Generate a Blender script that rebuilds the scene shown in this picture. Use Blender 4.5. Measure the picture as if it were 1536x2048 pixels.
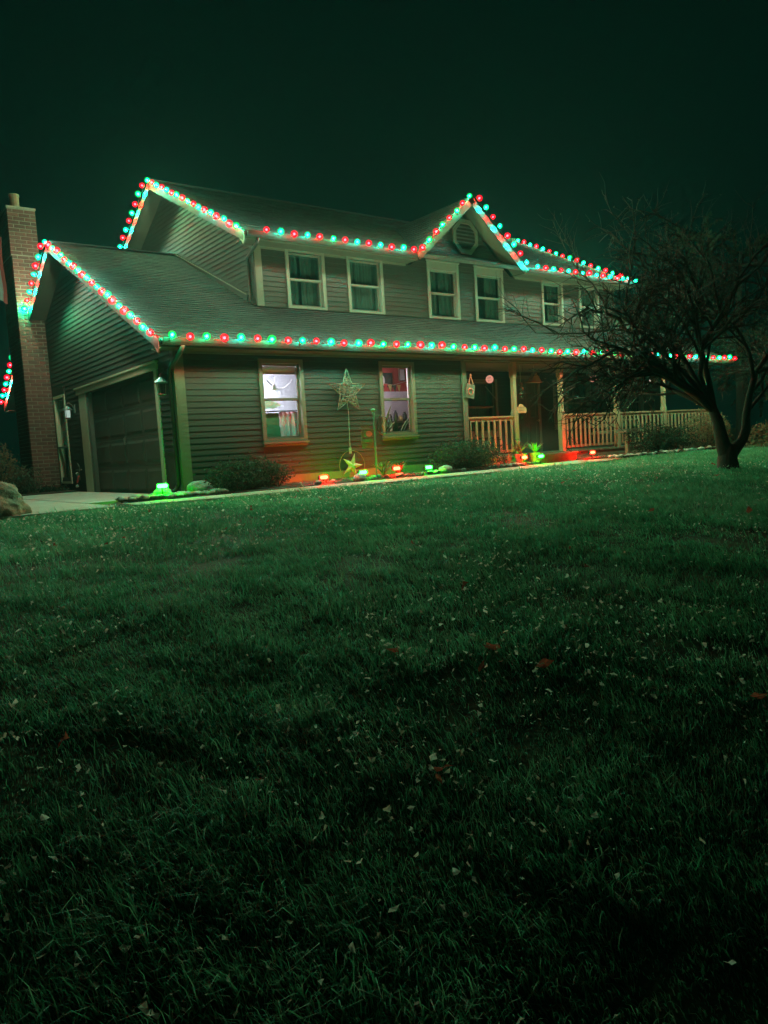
import bpy, bmesh, math, random
import numpy as np
from mathutils import Vector, Matrix, noise

for o in list(bpy.data.objects): bpy.data.objects.remove(o)
sc = bpy.context.scene
COL = sc.collection
R = math.radians

# ------------------------------------------------------------------ camera
cam = bpy.data.cameras.new('camera'); cam_o = bpy.data.objects.new('camera', cam); COL.objects.link(cam_o)
sc.camera = cam_o
yaw, pitch, roll, FPX = 0.6440, -0.0835, 0.0622, 1523.4
CAM = Vector((-4.992, -12.126, 0.544))
Fv = Vector((math.sin(yaw)*math.cos(pitch), math.cos(yaw)*math.cos(pitch), math.sin(pitch)))
Rv = Vector((math.cos(yaw), -math.sin(yaw), 0)); Uv = Rv.cross(Fv)
c_, s_ = math.cos(roll), math.sin(roll)
Rr = Rv*c_ - Uv*s_; Ur = Uv*c_ + Rv*s_
M = Matrix((Rr, Ur, -Fv)).transposed().to_4x4(); M.translation = CAM
cam_o.matrix_world = M
cam.sensor_fit = 'HORIZONTAL'; cam.sensor_width = 36.0; cam.lens = 36.0*FPX/1536.0
cam.clip_start = 0.05; cam.clip_end = 2000

# ------------------------------------------------------------------ world, added fill light, exposure
FILL_EL, FILL_AZ = R(38), R(205)
W = bpy.data.worlds.new('World'); sc.world = W; W.use_nodes = True
nt = W.node_tree; bg = nt.nodes['Background']
sky = nt.nodes.new('ShaderNodeTexSky'); sky.sky_type = 'NISHITA'; sky.sun_disc = False
sky.sun_elevation = R(-5.5); sky.sun_rotation = R(20)
tint = nt.nodes.new('ShaderNodeMix'); tint.data_type = 'RGBA'; tint.inputs[0].default_value = 0.995
tint.inputs[7].default_value = (0.0, 0.040, 0.028, 1)
nt.links.new(sky.outputs[0], tint.inputs[6]); nt.links.new(tint.outputs[2], bg.inputs[0])
bg.inputs[1].default_value = 0.09
sun = bpy.data.lights.new('night_fill', 'SUN'); sun.energy = 0.002; sun.angle = R(6); sun.color = (1.0, 0.93, 0.80)  # weak warm fill added from behind the camera, no such source in view
sun_o = bpy.data.objects.new('night_fill', sun); COL.objects.link(sun_o)
sun_o.rotation_euler = (R(90)-FILL_EL, 0, R(-28))
vs = sc.view_settings
vs.view_transform = 'Standard'; vs.look = 'None'; vs.exposure = 0.5; vs.gamma = 1.0; vs.use_curve_mapping = False
cy = sc.cycles
cy.use_denoising = True
try: cy.denoiser = 'OPENIMAGEDENOISE'
except Exception: pass
cy.max_bounces = 5; cy.diffuse_bounces = 1; cy.glossy_bounces = 2; cy.transmission_bounces = 4
cy.transparent_max_bounces = 24; cy.volume_bounces = 0; cy.use_light_tree = True; cy.light_sampling_threshold = .03; cy.use_adaptive_sampling = True; cy.adaptive_threshold = .02; cy.adaptive_min_samples = 16
cy.sample_clamp_indirect = 2.0; cy.caustics_reflective = False; cy.caustics_refractive = False

HAZE_DENSITY, HAZE_G = 0.0007, 0.45
RED = (1.0, 0.0004, 0.0006); TEAL = (0.0002, 1.0, 0.68); EMERALD = (0.0003, 1.0, 0.38)
I_BULB_R, I_BULB_G = 2550.0, 4700.0
I_FLOOD = 410.0

# ------------------------------------------------------------------ materials
MATS = {}
def new_mat(name):
    m = bpy.data.materials.new(name); m.use_nodes = True; m.node_tree.nodes.clear(); MATS[name] = m
    return m, m.node_tree
def surf(name, col, rough=0.7, var=0.25, scale=8.0, bump=0.0, bscale=60.0, rnd=0.0, spec=0.35, stretch=(1,1,1), col2=None, attr=None, metal=0.0, trans=0.0):
    """procedural surface: base colour varied by noise, optional per-object random tone and bump"""
    m, t = new_mat(name); N = t.nodes; L = t.links
    out = N.new('ShaderNodeOutputMaterial'); b = N.new('ShaderNodeBsdfPrincipled')
    L.new(b.outputs[0], out.inputs[0])
    b.inputs['Roughness'].default_value = rough; b.inputs['Specular IOR Level'].default_value = spec; b.inputs['Metallic'].default_value = metal
    tc = N.new('ShaderNodeTexCoord'); mp = N.new('ShaderNodeMapping'); mp.inputs['Scale'].default_value = stretch
    L.new(tc.outputs['Object'], mp.inputs[0])
    nz = N.new('ShaderNodeTexNoise'); nz.inputs['Scale'].default_value = scale; nz.inputs['Detail'].default_value = 5; nz.inputs['Roughness'].default_value = .65
    L.new(mp.outputs[0], nz.inputs[0])
    mr = N.new('ShaderNodeMapRange'); mr.inputs[1].default_value = .3; mr.inputs[2].default_value = .7
    mr.inputs[3].default_value = 1-var; mr.inputs[4].default_value = 1+var
    L.new(nz.outputs[0], mr.inputs[0])
    val = mr.outputs[0]
    def mul(a, bsock):
        x = N.new('ShaderNodeMath'); x.operation = 'MULTIPLY'; L.new(a, x.inputs[0]); L.new(bsock, x.inputs[1]); return x.outputs[0]
    if rnd:
        oi = N.new('ShaderNodeObjectInfo'); r2 = N.new('ShaderNodeMapRange'); r2.inputs[3].default_value = 1-rnd; r2.inputs[4].default_value = 1+rnd
        L.new(oi.outputs['Random'], r2.inputs[0]); val = mul(val, r2.outputs[0])
    base = N.new('ShaderNodeRGB'); base.outputs[0].default_value = (*col, 1); src = base.outputs[0]
    if attr or col2:
        mx = N.new('ShaderNodeMix'); mx.data_type = 'RGBA'; mx.inputs[6].default_value = (*col, 1); mx.inputs[7].default_value = (*(col2 or col), 1)
        if attr:
            at = N.new('ShaderNodeAttribute'); at.attribute_name = attr; L.new(at.outputs['Fac'], mx.inputs[0])
            if not col2:
                r3 = N.new('ShaderNodeMapRange'); r3.inputs[3].default_value = .55; r3.inputs[4].default_value = 1.5
                L.new(at.outputs['Fac'], r3.inputs[0]); val = mul(val, r3.outputs[0])
        else:
            n2 = N.new('ShaderNodeTexNoise'); n2.inputs['Scale'].default_value = scale*.37; n2.inputs['Detail'].default_value = 4
            L.new(mp.outputs[0], n2.inputs[0])
            cr = N.new('ShaderNodeMapRange'); cr.inputs[1].default_value = .42; cr.inputs[2].default_value = .6; L.new(n2.outputs[0], cr.inputs[0])
            L.new(cr.outputs[0], mx.inputs[0])
        src = mx.outputs[2]
    vm = N.new('ShaderNodeVectorMath'); vm.operation = 'SCALE'; L.new(src, vm.inputs[0]); L.new(val, vm.inputs['Scale'])
    L.new(vm.outputs[0], b.inputs['Base Color'])
    if trans:
        tl = N.new('ShaderNodeBsdfTranslucent'); ms_ = N.new('ShaderNodeMixShader'); ms_.inputs[0].default_value = trans
        L.new(vm.outputs[0], tl.inputs[0]); L.new(b.outputs[0], ms_.inputs[1]); L.new(tl.outputs[0], ms_.inputs[2]); L.new(ms_.outputs[0], out.inputs[0])
    if bump:
        bn = N.new('ShaderNodeTexNoise'); bn.inputs['Scale'].default_value = bscale; bn.inputs['Detail'].default_value = 4
        L.new(mp.outputs[0], bn.inputs[0])
        bp = N.new('ShaderNodeBump'); bp.inputs['Strength'].default_value = bump; bp.inputs['Distance'].default_value = .02
        L.new(bn.outputs[0], bp.inputs['Height']); L.new(bp.outputs[0], b.inputs['Normal'])
    return m
def emit(name, col, strength, sample=True):
    m, t = new_mat(name); N = t.nodes
    out = N.new('ShaderNodeOutputMaterial'); e = N.new('ShaderNodeEmission')
    e.inputs[0].default_value = (*col, 1); e.inputs[1].default_value = strength
    t.links.new(e.outputs[0], out.inputs[0])
    if not sample: m.cycles.emission_sampling = 'NONE'
    return m
def bloom_shell_mat(name, col, strength, fac):
    m, t = new_mat(name); N = t.nodes; L = t.links
    out = N.new('ShaderNodeOutputMaterial'); e = N.new('ShaderNodeEmission'); tr = N.new('ShaderNodeBsdfTransparent'); mx = N.new('ShaderNodeMixShader')
    e.inputs[0].default_value = (*col, 1); e.inputs[1].default_value = strength; mx.inputs[0].default_value = fac
    L.new(tr.outputs[0], mx.inputs[1]); L.new(e.outputs[0], mx.inputs[2]); L.new(mx.outputs[0], out.inputs[0])
    m.cycles.emission_sampling = 'NONE'
    return m
def glass(name, tintc=(.9, .95, .93), gl=.14, rough=.03):
    m, t = new_mat(name); N = t.nodes; L = t.links
    out = N.new('ShaderNodeOutputMaterial'); tr = N.new('ShaderNodeBsdfTransparent'); g = N.new('ShaderNodeBsdfGlossy'); mx = N.new('ShaderNodeMixShader')
    tr.inputs[0].default_value = (*tintc, 1); g.inputs['Roughness'].default_value = rough; mx.inputs[0].default_value = gl
    L.new(tr.outputs[0], mx.inputs[1]); L.new(g.outputs[0], mx.inputs[2]); L.new(mx.outputs[0], out.inputs[0])
    return m

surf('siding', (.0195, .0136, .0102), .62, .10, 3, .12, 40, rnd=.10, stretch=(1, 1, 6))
surf('backing', (.05, .045, .035), .8, .1, 5)
surf('trim', (.100, .080, .060), .55, .09, 6, .1, 50, rnd=.04)
surf('jamb_paint', (.34, .285, .20), .55, .09, 6, .1, 50)
surf('trim_white', (.130, .115, .095), .5, .07, 8, .08, 60, rnd=.04)
surf('soffit', (.06, .05, .038), .6, .08, 6)
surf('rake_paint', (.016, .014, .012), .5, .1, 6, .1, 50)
surf('gutter', (.016, .013, .010), .55, .1, 6, spec=.25)
surf('shingle', (.017, .017, .0168), .9, .30, 26, .5, 160, attr='tone')
surf('roof_deck', (.06, .055, .05), .9, .2, 10)
surf('garage_panel', (.045, .040, .032), .5, .08, 4, rnd=.05)
surf('brick', (.125, .030, .022), .85, .30, 14, .5, 70, rnd=.30, col2=(.085, .030, .024))
surf('mortar', (.20, .155, .125), .9, .2, 30, .4, 90)
surf('flue', (.30, .16, .10), .8, .2, 12)
surf('porch_wood', (.24, .145, .09), .6, .16, 10, .2, 60, rnd=.08, stretch=(4, 4, 1))
surf('deck_wood', (.13, .10, .07), .7, .22, 9, .2, 60, rnd=.1)
surf('dark_metal', (.02, .022, .022), .4, .15, 20, spec=.5)
surf('lantern_metal', (.07, .075, .07), .45, .2, 30, spec=.5)
surf('curtain', (.085, .10, .092), .85, .15, 9, stretch=(3, 3, .6))
surf('curtain_pale', (.62, .60, .64), .85, .10, 9, stretch=(3, 3, .6))
surf('room_wall', (.66, .66, .70), .9, .05, 3)
surf('room_red', (.52, .09, .09), .9, .08, 3)
surf('room_floor', (.16, .12, .09), .7, .1, 4)
surf('blind', (.72, .69, .70), .8, .05, 5)
surf('paper', (.78, .75, .74), .8, .06, 10)
surf('chair_fabric', (.05, .055, .045), .9, .2, 20)
surf('green_reflection', (.07, .20, .10), .8, .1, 6)
surf('banner_dark', (.06, .055, .06), .9, .2, 9)
surf('banner_gold', (.60, .47, .18), .8, .1, 9)
surf('banner_red', (.50, .06, .06), .8, .1, 9)
surf('leaf_house', (.07, .15, .05), .6, .25, 9, rnd=.1)
surf('door_paint', (.045, .07, .055), .45, .12, 5)
surf('wicker', (.15, .115, .085), .7, .25, 40, .3, 120)
surf('gold_star', (.24, .19, .12), .45, .25, 20, spec=.5)
surf('rust', (.12, .075, .04), .8, .35, 20)
surf('cord_white', (.22, .21, .18), .6, .1, 10)
surf('sign_cream', (.085, .070, .055), .8, .18, 14)
surf('sign_pink', (.38, .12, .12), .8, .25, 14)
surf('sign_green', (.06, .13, .09), .8, .2, 14)
surf('ribbon', (.45, .10, .08), .8, .15, 20)
surf('wreath', (.05, .10, .04), .8, .4, 30)
surf('plaque_wood', (.46, .26, .15), .7, .2, 12, .2, 50)
surf('terracotta', (.30, .12, .07), .85, .2, 12)
surf('rope', (.50, .47, .38), .8, .15, 30)
surf('bench_wood', (.16, .12, .085), .7, .2, 10)
surf('concrete', (.32, .275, .23), .9, .12, 3, .35, 120, col2=(.29, .25, .21))
surf('mulch', (.045, .030, .022), .95, .5, 30, .6, 60)
surf('chip', (.085, .052, .034), .95, .35, 30, attr='tone')
surf('stone', (.36, .33, .29), .85, .28, 9, .4, 50, rnd=.40, col2=(.24, .23, .21))
surf('boulder', (.30, .165, .12), .92, .30, 5, .9, 24, col2=(.22, .19, .15))
surf('soil', (.045, .055, .026), .95, .4, 12, .5, 40, col2=(.055, .085, .032))
surf('bark', (.022, .019, .015), .9, .35, 14, .7, 40, stretch=(3, 3, .8))
surf('twig', (.026, .022, .017), .85, .3, 6)
surf('evergreen', (.022, .034, .018), .7, .25, 12, attr='tone', col2=(.055, .068, .036), trans=.4)
surf('russet_leaf', (.16, .085, .045), .7, .25, 12, attr='tone', col2=(.10, .085, .045), trans=.4)
surf('tree_leaf', (.055, .058, .034), .7, .25, 12, attr='tone', col2=(.10, .09, .06), trans=.4)
surf('dark_leaf', (.016, .022, .013), .8, .25, 12, attr='tone', col2=(.03, .036, .02), spec=.1)
surf('ornamental_grass', (.10, .17, .05), .6, .2, 12, attr='tone', col2=(.20, .22, .09))
surf('grass', (.056, .23, .110), .5, .25, 1.3, attr='tone', col2=(.19, .42, .24), trans=.5)
surf('dry_leaf', (.40, .34, .24), .7, .2, 20, attr='tone', col2=(.80, .77, .68), trans=.45)
surf('red_leaf', (.30, .075, .045), .75, .25, 20, trans=.45)
surf('flag_red', (.20, .03, .025), .8, .08, 9)
surf('flag_white', (.22, .20, .18), .8, .08, 9)
surf('wire', (.012, .03, .016), .6, .1, 20)
surf('flood_case', (.015, .016, .016), .5, .1, 20)
glass('pane', (.80, .86, .84), .11, .04)
glass('pane_clear', (.93, .94, .95), .06, .02)
emit('core_red', RED, I_BULB_R); emit('core_teal', TEAL, I_BULB_G); emit('core_emerald', EMERALD, I_BULB_G*1.05)
bloom_shell_mat('shell_red', (1.0, .0, .026), 1.2, .5); bloom_shell_mat('shell_teal', (.0, .66, .22), 1.15, .55); bloom_shell_mat('shell_emerald', (.0, .66, .10), 1.15, .55)  # shells glow by themselves to imitate the coloured bloom round each bulb
emit('flood_red', (1.0, .0016, .0006), I_FLOOD*1.35); emit('flood_green', (.0018, 1.0, .004), I_FLOOD*.65)
emit('room_lamp', (.90, .90, 1.0), 420.0); emit('room_lamp_dim', (.95, .84, .92), 105.0)
emit('ornament_glow', (1.0, .40, .28), .55, False)
emit('bead_glow', (1.0, .92, .74), 1.1, False)
emit('lantern_glow', (.75, 1.0, .85), .35, False)

# ------------------------------------------------------------------ mesh helpers
class MB:
    def __init__(self): self.v = []; self.f = []; self.tone = []
    def face(self, pts, tone=None):
        i = len(self.v); self.v += [tuple(p) for p in pts]; self.f.append(tuple(range(i, i+len(pts))))
        self.tone.append(tone if tone is not None else 0.0)
    def hexa(self, p, tone=None):
        """8 corners: 0-3 bottom ring, 4-7 top ring"""
        i = len(self.v); self.v += [tuple(q) for q in p]
        for q in ((3, 2, 1, 0), (4, 5, 6, 7), (0, 1, 5, 4), (1, 2, 6, 5), (2, 3, 7, 6), (3, 0, 4, 7)):
            self.f.append(tuple(i+k for k in q)); self.tone.append(tone if tone is not None else 0.0)
    def box(self, a, b, tone=None):
        x0, x1 = sorted((a[0], b[0])); y0, y1 = sorted((a[1], b[1])); z0, z1 = sorted((a[2], b[2]))
        self.hexa([(x0, y0, z0), (x1, y0, z0), (x1, y1, z0), (x0, y1, z0), (x0, y0, z1), (x1, y0, z1), (x1, y1, z1), (x0, y1, z1)], tone)
    def beam(self, p0, p1, w, h, up=(0, 0, 1), off=(0, 0)):
        """rectangular bar from p0 to p1; w across, h along up"""
        p0, p1 = Vector(p0), Vector(p1); d = (p1-p0).normalized(); s = d.cross(Vector(up)).normalized(); u = s.cross(d).normalized()
        o = s*off[0]+u*off[1]; c = []
        for q in (p0, p1):
            c.append([q+o-s*w/2-u*h/2, q+o+s*w/2-u*h/2, q+o+s*w/2+u*h/2, q+o-s*w/2+u*h/2])
        self.hexa(c[0]+c[1])
    def tube(self, pts, rad, n=6, cap=True, tone=None):
        pts = [Vector(p) for p in pts]; rad = rad if isinstance(rad, (list, tuple)) else [rad]*len(pts)
        base = len(self.v); ref = None
        for k, p in enumerate(pts):
            d = (pts[min(k+1, len(pts)-1)]-pts[max(k-1, 0)])
            d = d.normalized() if d.length > 1e-9 else Vector((0, 0, 1))
            if ref is None:
                ref = Vector((0, 0, 1)) if abs(d.z) < .9 else Vector((1, 0, 0))
            s = d.cross(ref); s = s.normalized() if s.length > 1e-6 else d.orthogonal().normalized()
            u = s.cross(d).normalized(); ref = u
            for j in range(n):
                a = 2*math.pi*j/n; self.v.append(tuple(p+(s*math.cos(a)+u*math.sin(a))*rad[k]))
        for k in range(len(pts)-1):
            for j in range(n):
                a = base+k*n+j; b = base+k*n+(j+1) % n
                self.f.append((a, b, b+n, a+n)); self.tone.append(tone or 0.0)
        if cap:
            self.f.append(tuple(base+j for j in reversed(range(n)))); self.tone.append(tone or 0.0)
            e = base+(len(pts)-1)*n; self.f.append(tuple(e+j for j in range(n))); self.tone.append(tone or 0.0)
    def lathe(self, prof, axis_o, axis_d=(0, 0, 1), n=10):
        o = Vector(axis_o); d = Vector(axis_d).normalized(); s = d.orthogonal().normalized(); u = d.cross(s)
        base = len(self.v)
        for r, h in prof:
            for j in range(n):
                a = 2*math.pi*j/n; self.v.append(tuple(o+d*h+(s*math.cos(a)+u*math.sin(a))*r))
        for k in range(len(prof)-1):
            for j in range(n):
                a = base+k*n+j; b = base+k*n+(j+1) % n; self.f.append((a, b, b+n, a+n)); self.tone.append(0.0)
        self.f.append(tuple(base+j for j in reversed(range(n)))); self.tone.append(0)
        e = base+(len(prof)-1)*n; self.f.append(tuple(e+j for j in range(n))); self.tone.append(0)
    def poly(self, outline, nrm, th):
        """flat outline extruded by th along nrm (outline = list of 3d points)"""
        n = len(outline); o = Vector(nrm)*th; i = len(self.v)
        self.v += [tuple(p) for p in outline]+[tuple(Vector(p)+o) for p in outline]
        self.f.append(tuple(range(i, i+n))); self.f.append(tuple(range(i+2*n-1, i+n-1, -1))); self.tone += [0, 0]
        for k in range(n):
            self.f.append((i+k, i+(k+1) % n, i+n+(k+1) % n, i+n+k)); self.tone.append(0)
    def mesh(self, name, mat, smooth=False, fix=True, tone=False):
        me = bpy.data.meshes.new(name); me.from_pydata(self.v, [], self.f)
        if fix:
            bm = bmesh.new(); bm.from_mesh(me); bmesh.ops.recalc_face_normals(bm, faces=bm.faces); bm.to_mesh(me); bm.free()
        if tone:
            at = me.attributes.new('tone', 'FLOAT', 'FACE'); at.data.foreach_set('value', np.array(self.tone, dtype=np.float32))
        if smooth: me.polygons.foreach_set('use_smooth', [True]*len(me.polygons))
        me.materials.append(MATS[mat]); me.update()
        return me
    def build(self, name, mat, parent=None, smooth=False, fix=True, tone=False, kind=None):
        return put(name, self.mesh(name, mat, smooth, fix, tone), parent, kind=kind)
def put(name, me, parent=None, loc=None, kind=None):
    o = bpy.data.objects.new(name, me); COL.objects.link(o)
    if parent is not None: o.parent = parent
    if loc is not None: o.location = loc
    if kind: o['kind'] = kind
    return o
def tag(o, label=None, cat=None, group=None, kind=None):
    if label: o['label'] = label
    if cat: o['category'] = cat
    if group: o['group'] = group
    if kind: o['kind'] = kind
    return o
def empty(name, loc, label, cat, group=None):
    o = bpy.data.objects.new(name, None); COL.objects.link(o); o.location = loc; o.empty_display_size = .1
    return tag(o, label, cat, group)
def local(loc): return Matrix.Translation(-Vector(loc))

# the house measurements (metres), X along the front, Y into the house
EO = .406                        # eave overhang
ZE, YP, ZP = 2.483, 5.402, 5.372 # lower roof: eave height, ridge
SL = (ZP-ZE)/(YP+EO)
XU, YU, ZU, YQ, ZQ = 2.51, 1.645, 4.847, 5.776, 7.158
SU = (ZQ-ZU)/(YQ-YU+EO)
RO = .371                        # rake overhang
XR_LO, XR_UP = 16.78, 14.53
GL, GC, GR, ZG = 6.386, 8.190, 9.990, 6.361
def zlow(y): return ZE+(y+EO)*SL if y <= YP else ZP-(y-YP)*SL
def zup(y): return ZQ-abs(y-YQ)*SU

# ------------------------------------------------------------------ ground
def edge_y(x):
    xs = [-60, -3.4, -2.6, -1.6, .2, 2.4, 4.7, 7.3, 9.2, 10.6, 17, 60]; ys = [-1.5, -1.5, -1.55, -1.7, -1.95, -2.0, -2.0, -1.95, -1.75, -1.15, -.95, -.9]
    return float(np.interp(x, xs, ys))
def gz(x, y):
    s = edge_y(x)-y
    if s <= 0:
        if y < -.2 and x > 9.6: return -.02
        return -.06
    s2 = min(s, 14.0)
    z = -.06-.024*s2-.00105*min(s2, 10.5)**3-max(0, s2-10.5)*.2
    return z + .03*noise.noise((x*.6, y*.6, 0))*min(1, s)
g = MB(); gx = np.unique(np.concatenate([np.linspace(-300, -14, 9), np.arange(-14, 30, .5), np.linspace(30, 300, 9)]))
gy = np.unique(np.concatenate([np.linspace(-300, -24, 8), np.arange(-24, 6, .4), np.linspace(6, 300, 9)]))
for yv in gy:
    for xv in gx: g.v.append((xv, yv, gz(xv, yv)))
nx = len(gx)
for j in range(len(gy)-1):
    for i in range(nx-1):
        a = j*nx+i; g.f.append((a, a+1, a+nx+1, a+nx)); g.tone.append(0)
tag(g.build('ground', 'soil', smooth=True, fix=False), kind='structure')

def strip(pts_a, pts_b, z0, z1, name, mat, kind='structure'):
    m = MB(); n = len(pts_a)
    for k in range(n-1):
        a0, a1, b0, b1 = pts_a[k], pts_a[k+1], pts_b[k], pts_b[k+1]
        m.hexa([(a0[0], a0[1], z0), (a1[0], a1[1], z0), (b1[0], b1[1], z0), (b0[0], b0[1], z0), (a0[0], a0[1], z1), (a1[0], a1[1], z1), (b1[0], b1[1], z1), (b0[0], b0[1], z1)])
    o = m.build(name, mat); o['kind'] = kind
    return o
# front walk, slab by slab with open joints
xs_w = list(np.arange(-1.4, 9.3, 1.18)) + [9.62]
def wy(x): return float(np.interp(x, [-1.4, .3, 2, 4, 6, 7.5, 8.4, 9.7], [-.95, -1.05, -1.05, -1.02, -1.0, -.85, -.62, -.42]))
walk = bpy.data.objects.new('front_walk', None); COL.objects.link(walk); walk['kind'] = 'structure'
for a, b in zip(xs_w[:-1], xs_w[1:]):
    m = MB(); sub = np.linspace(a+.006, b-.006, 4)
    top = [(x, wy(x)) for x in sub]; bot = [(x, edge_y(x)-.03) for x in sub]
    for k in range(3):
        z = -.022
        m.hexa([(bot[k][0], bot[k][1], -.14), (bot[k+1][0], bot[k+1][1], -.14), (top[k+1][0], top[k+1][1], -.14), (top[k][0], top[k][1], -.14),
                (bot[k][0], bot[k][1], z), (bot[k+1][0], bot[k+1][1], z), (top[k+1][0], top[k+1][1], z), (top[k][0], top[k][1], z)])
    m.build('paving_slab', 'concrete', walk)
drive = bpy.data.objects.new('driveway', None); COL.objects.link(drive); drive['kind'] = 'structure'
for (x0, x1) in ((-7.6, -4.6), (-4.6, -1.6), (-1.6, -.02)):
    for (y0, y1) in ((-1.62, .9), (.9, 3.4), (3.4, 6.2)):
        if x0 > -1.7 and y0 < 0: y0 = -.05
        m = MB(); m.box((x0+.007, y0+.007, -.16), (x1-.007, y1-.007, -.018 if x1 > -.1 else -.022)); m.build('paving_slab', 'concrete', drive)
# planting beds
def bed(name, outline, z):
    m = MB(); m.poly([(x, y, z-.1) for x, y in outline], (0, 0, 1), .1)
    o = m.build(name, 'mulch'); o['kind'] = 'structure'
bed('planting_bed', [(-1.35, -.97), (.3, -1.07), (2, -1.07), (4, -1.04), (6, -1.02), (7.5, -.87), (8.35, -.64), (8.4, -.02), (-.02, -.02), (-.02, -.08), (-1.1, -.08)], -.012)
bed('planting_bed', [(9.66, -.44), (10.6, -1.13), (14, -1.02), (17, -.9), (17, -.02), (9.66, -.02)], .008)
bed('planting_bed', [(-1.6, 6.2), (-.02, 6.2), (-.02, 7.6), (-.75, 7.6), (-.75, 9.5), (-2.2, 9.5), (-2.6, 6.6)], .012)

# ------------------------------------------------------------------ the house
house = empty('house', (0, 0, 0), 'two-storey taupe clapboard house outlined in red and green lights', 'house')
EXPO = .1
def frame(axis, fixed):
    """maps (along, outward, height) to the world"""
    if axis == 'Y': return lambda a, n, z: (a, fixed-n, z)
    return lambda a, n, z: (fixed-n, a, z)
def clad(name, axis, fixed, a0, a1, z0, ztop, openings, lo=None, hi=None, stuff=False, th=.12):
    """a wall: backing sheet with real openings plus lapped boards, each its own child"""
    T = frame(axis, fixed)
    lo = lo or (lambda z: a0); hi = hi or (lambda z: a1)
    m = MB()
    zs = sorted(set([z0, ztop]+[z for o in openings for z in (o[2], o[3]) if z0 < z < ztop]+list(np.linspace(z0, ztop, 9))))
    for zb, zt in zip(zs[:-1], zs[1:]):
        cuts = sorted([(o[0], o[1]) for o in openings if o[2] < (zb+zt)/2 < o[3]])
        segs = []; cur = None
        left = [cuts[k][1] for k in range(len(cuts))]; right = [c[0] for c in cuts]
        bounds = [None]+left; ends = right+[None]
        for L_, R_ in zip(bounds, ends):
            lb, lt = (lo(zb), lo(zt)) if L_ is None else (L_, L_)
            rb, rt = (hi(zb), hi(zt)) if R_ is None else (R_, R_)
            if rb-lb < .01 and rt-lt < .01: continue
            m.hexa([T(lb, 0, zb), T(rb, 0, zb), T(rb, -th, zb), T(lb, -th, zb), T(lt, 0, zt), T(rt, 0, zt), T(rt, -th, zt), T(lt, -th, zt)])
    wall = m.build(name, 'backing', house)
    z = z0; mm = MB() if stuff else None
    while z < ztop-.02:
        zb, zt = z, min(z+EXPO, ztop); zc = (zb+zt)/2
        cuts = sorted([(o[0], o[1]) for o in openings if o[2] < zc < o[3]])
        bounds = [None]+[c[1] for c in cuts]; ends = [c[0] for c in cuts]+[None]
        spans = []
        for L_, R_ in zip(bounds, ends):
            l0 = lo(zb) if L_ is None else L_; r0 = hi(zb) if R_ is None else R_
            if r0-l0 > 2.6 and not stuff and random.random() < .75:
                jt = random.uniform(l0+.8, r0-.8); spans += [(L_, jt-.0015), (jt+.0015, R_)]
            else: spans.append((L_, R_))
        for L_, R_ in spans:
            lb, lt = (lo(zb), lo(zt)) if L_ is None else (L_, L_)
            rb, rt = (hi(zb), hi(zt)) if R_ is None else (R_, R_)
            if rb-lb < .03: continue
            if rt-lt < .005: rt = lt+.005
            b = mm or MB()
            to, bo = .003, .0155+random.uniform(-.0015, .0015)
            b.hexa([T(lb, 0.001, zb-.004), T(rb, 0.001, zb-.004), T(rb, bo, zb-.004), T(lb, bo, zb-.004), T(lt, 0.001, zt), T(rt, 0.001, zt), T(rt, to, zt), T(lt, to, zt)])
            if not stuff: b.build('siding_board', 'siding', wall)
            else: continue
        z += EXPO
    if stuff: mm.build('siding_boards', 'siding', wall, kind='stuff')
    return wall

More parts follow.
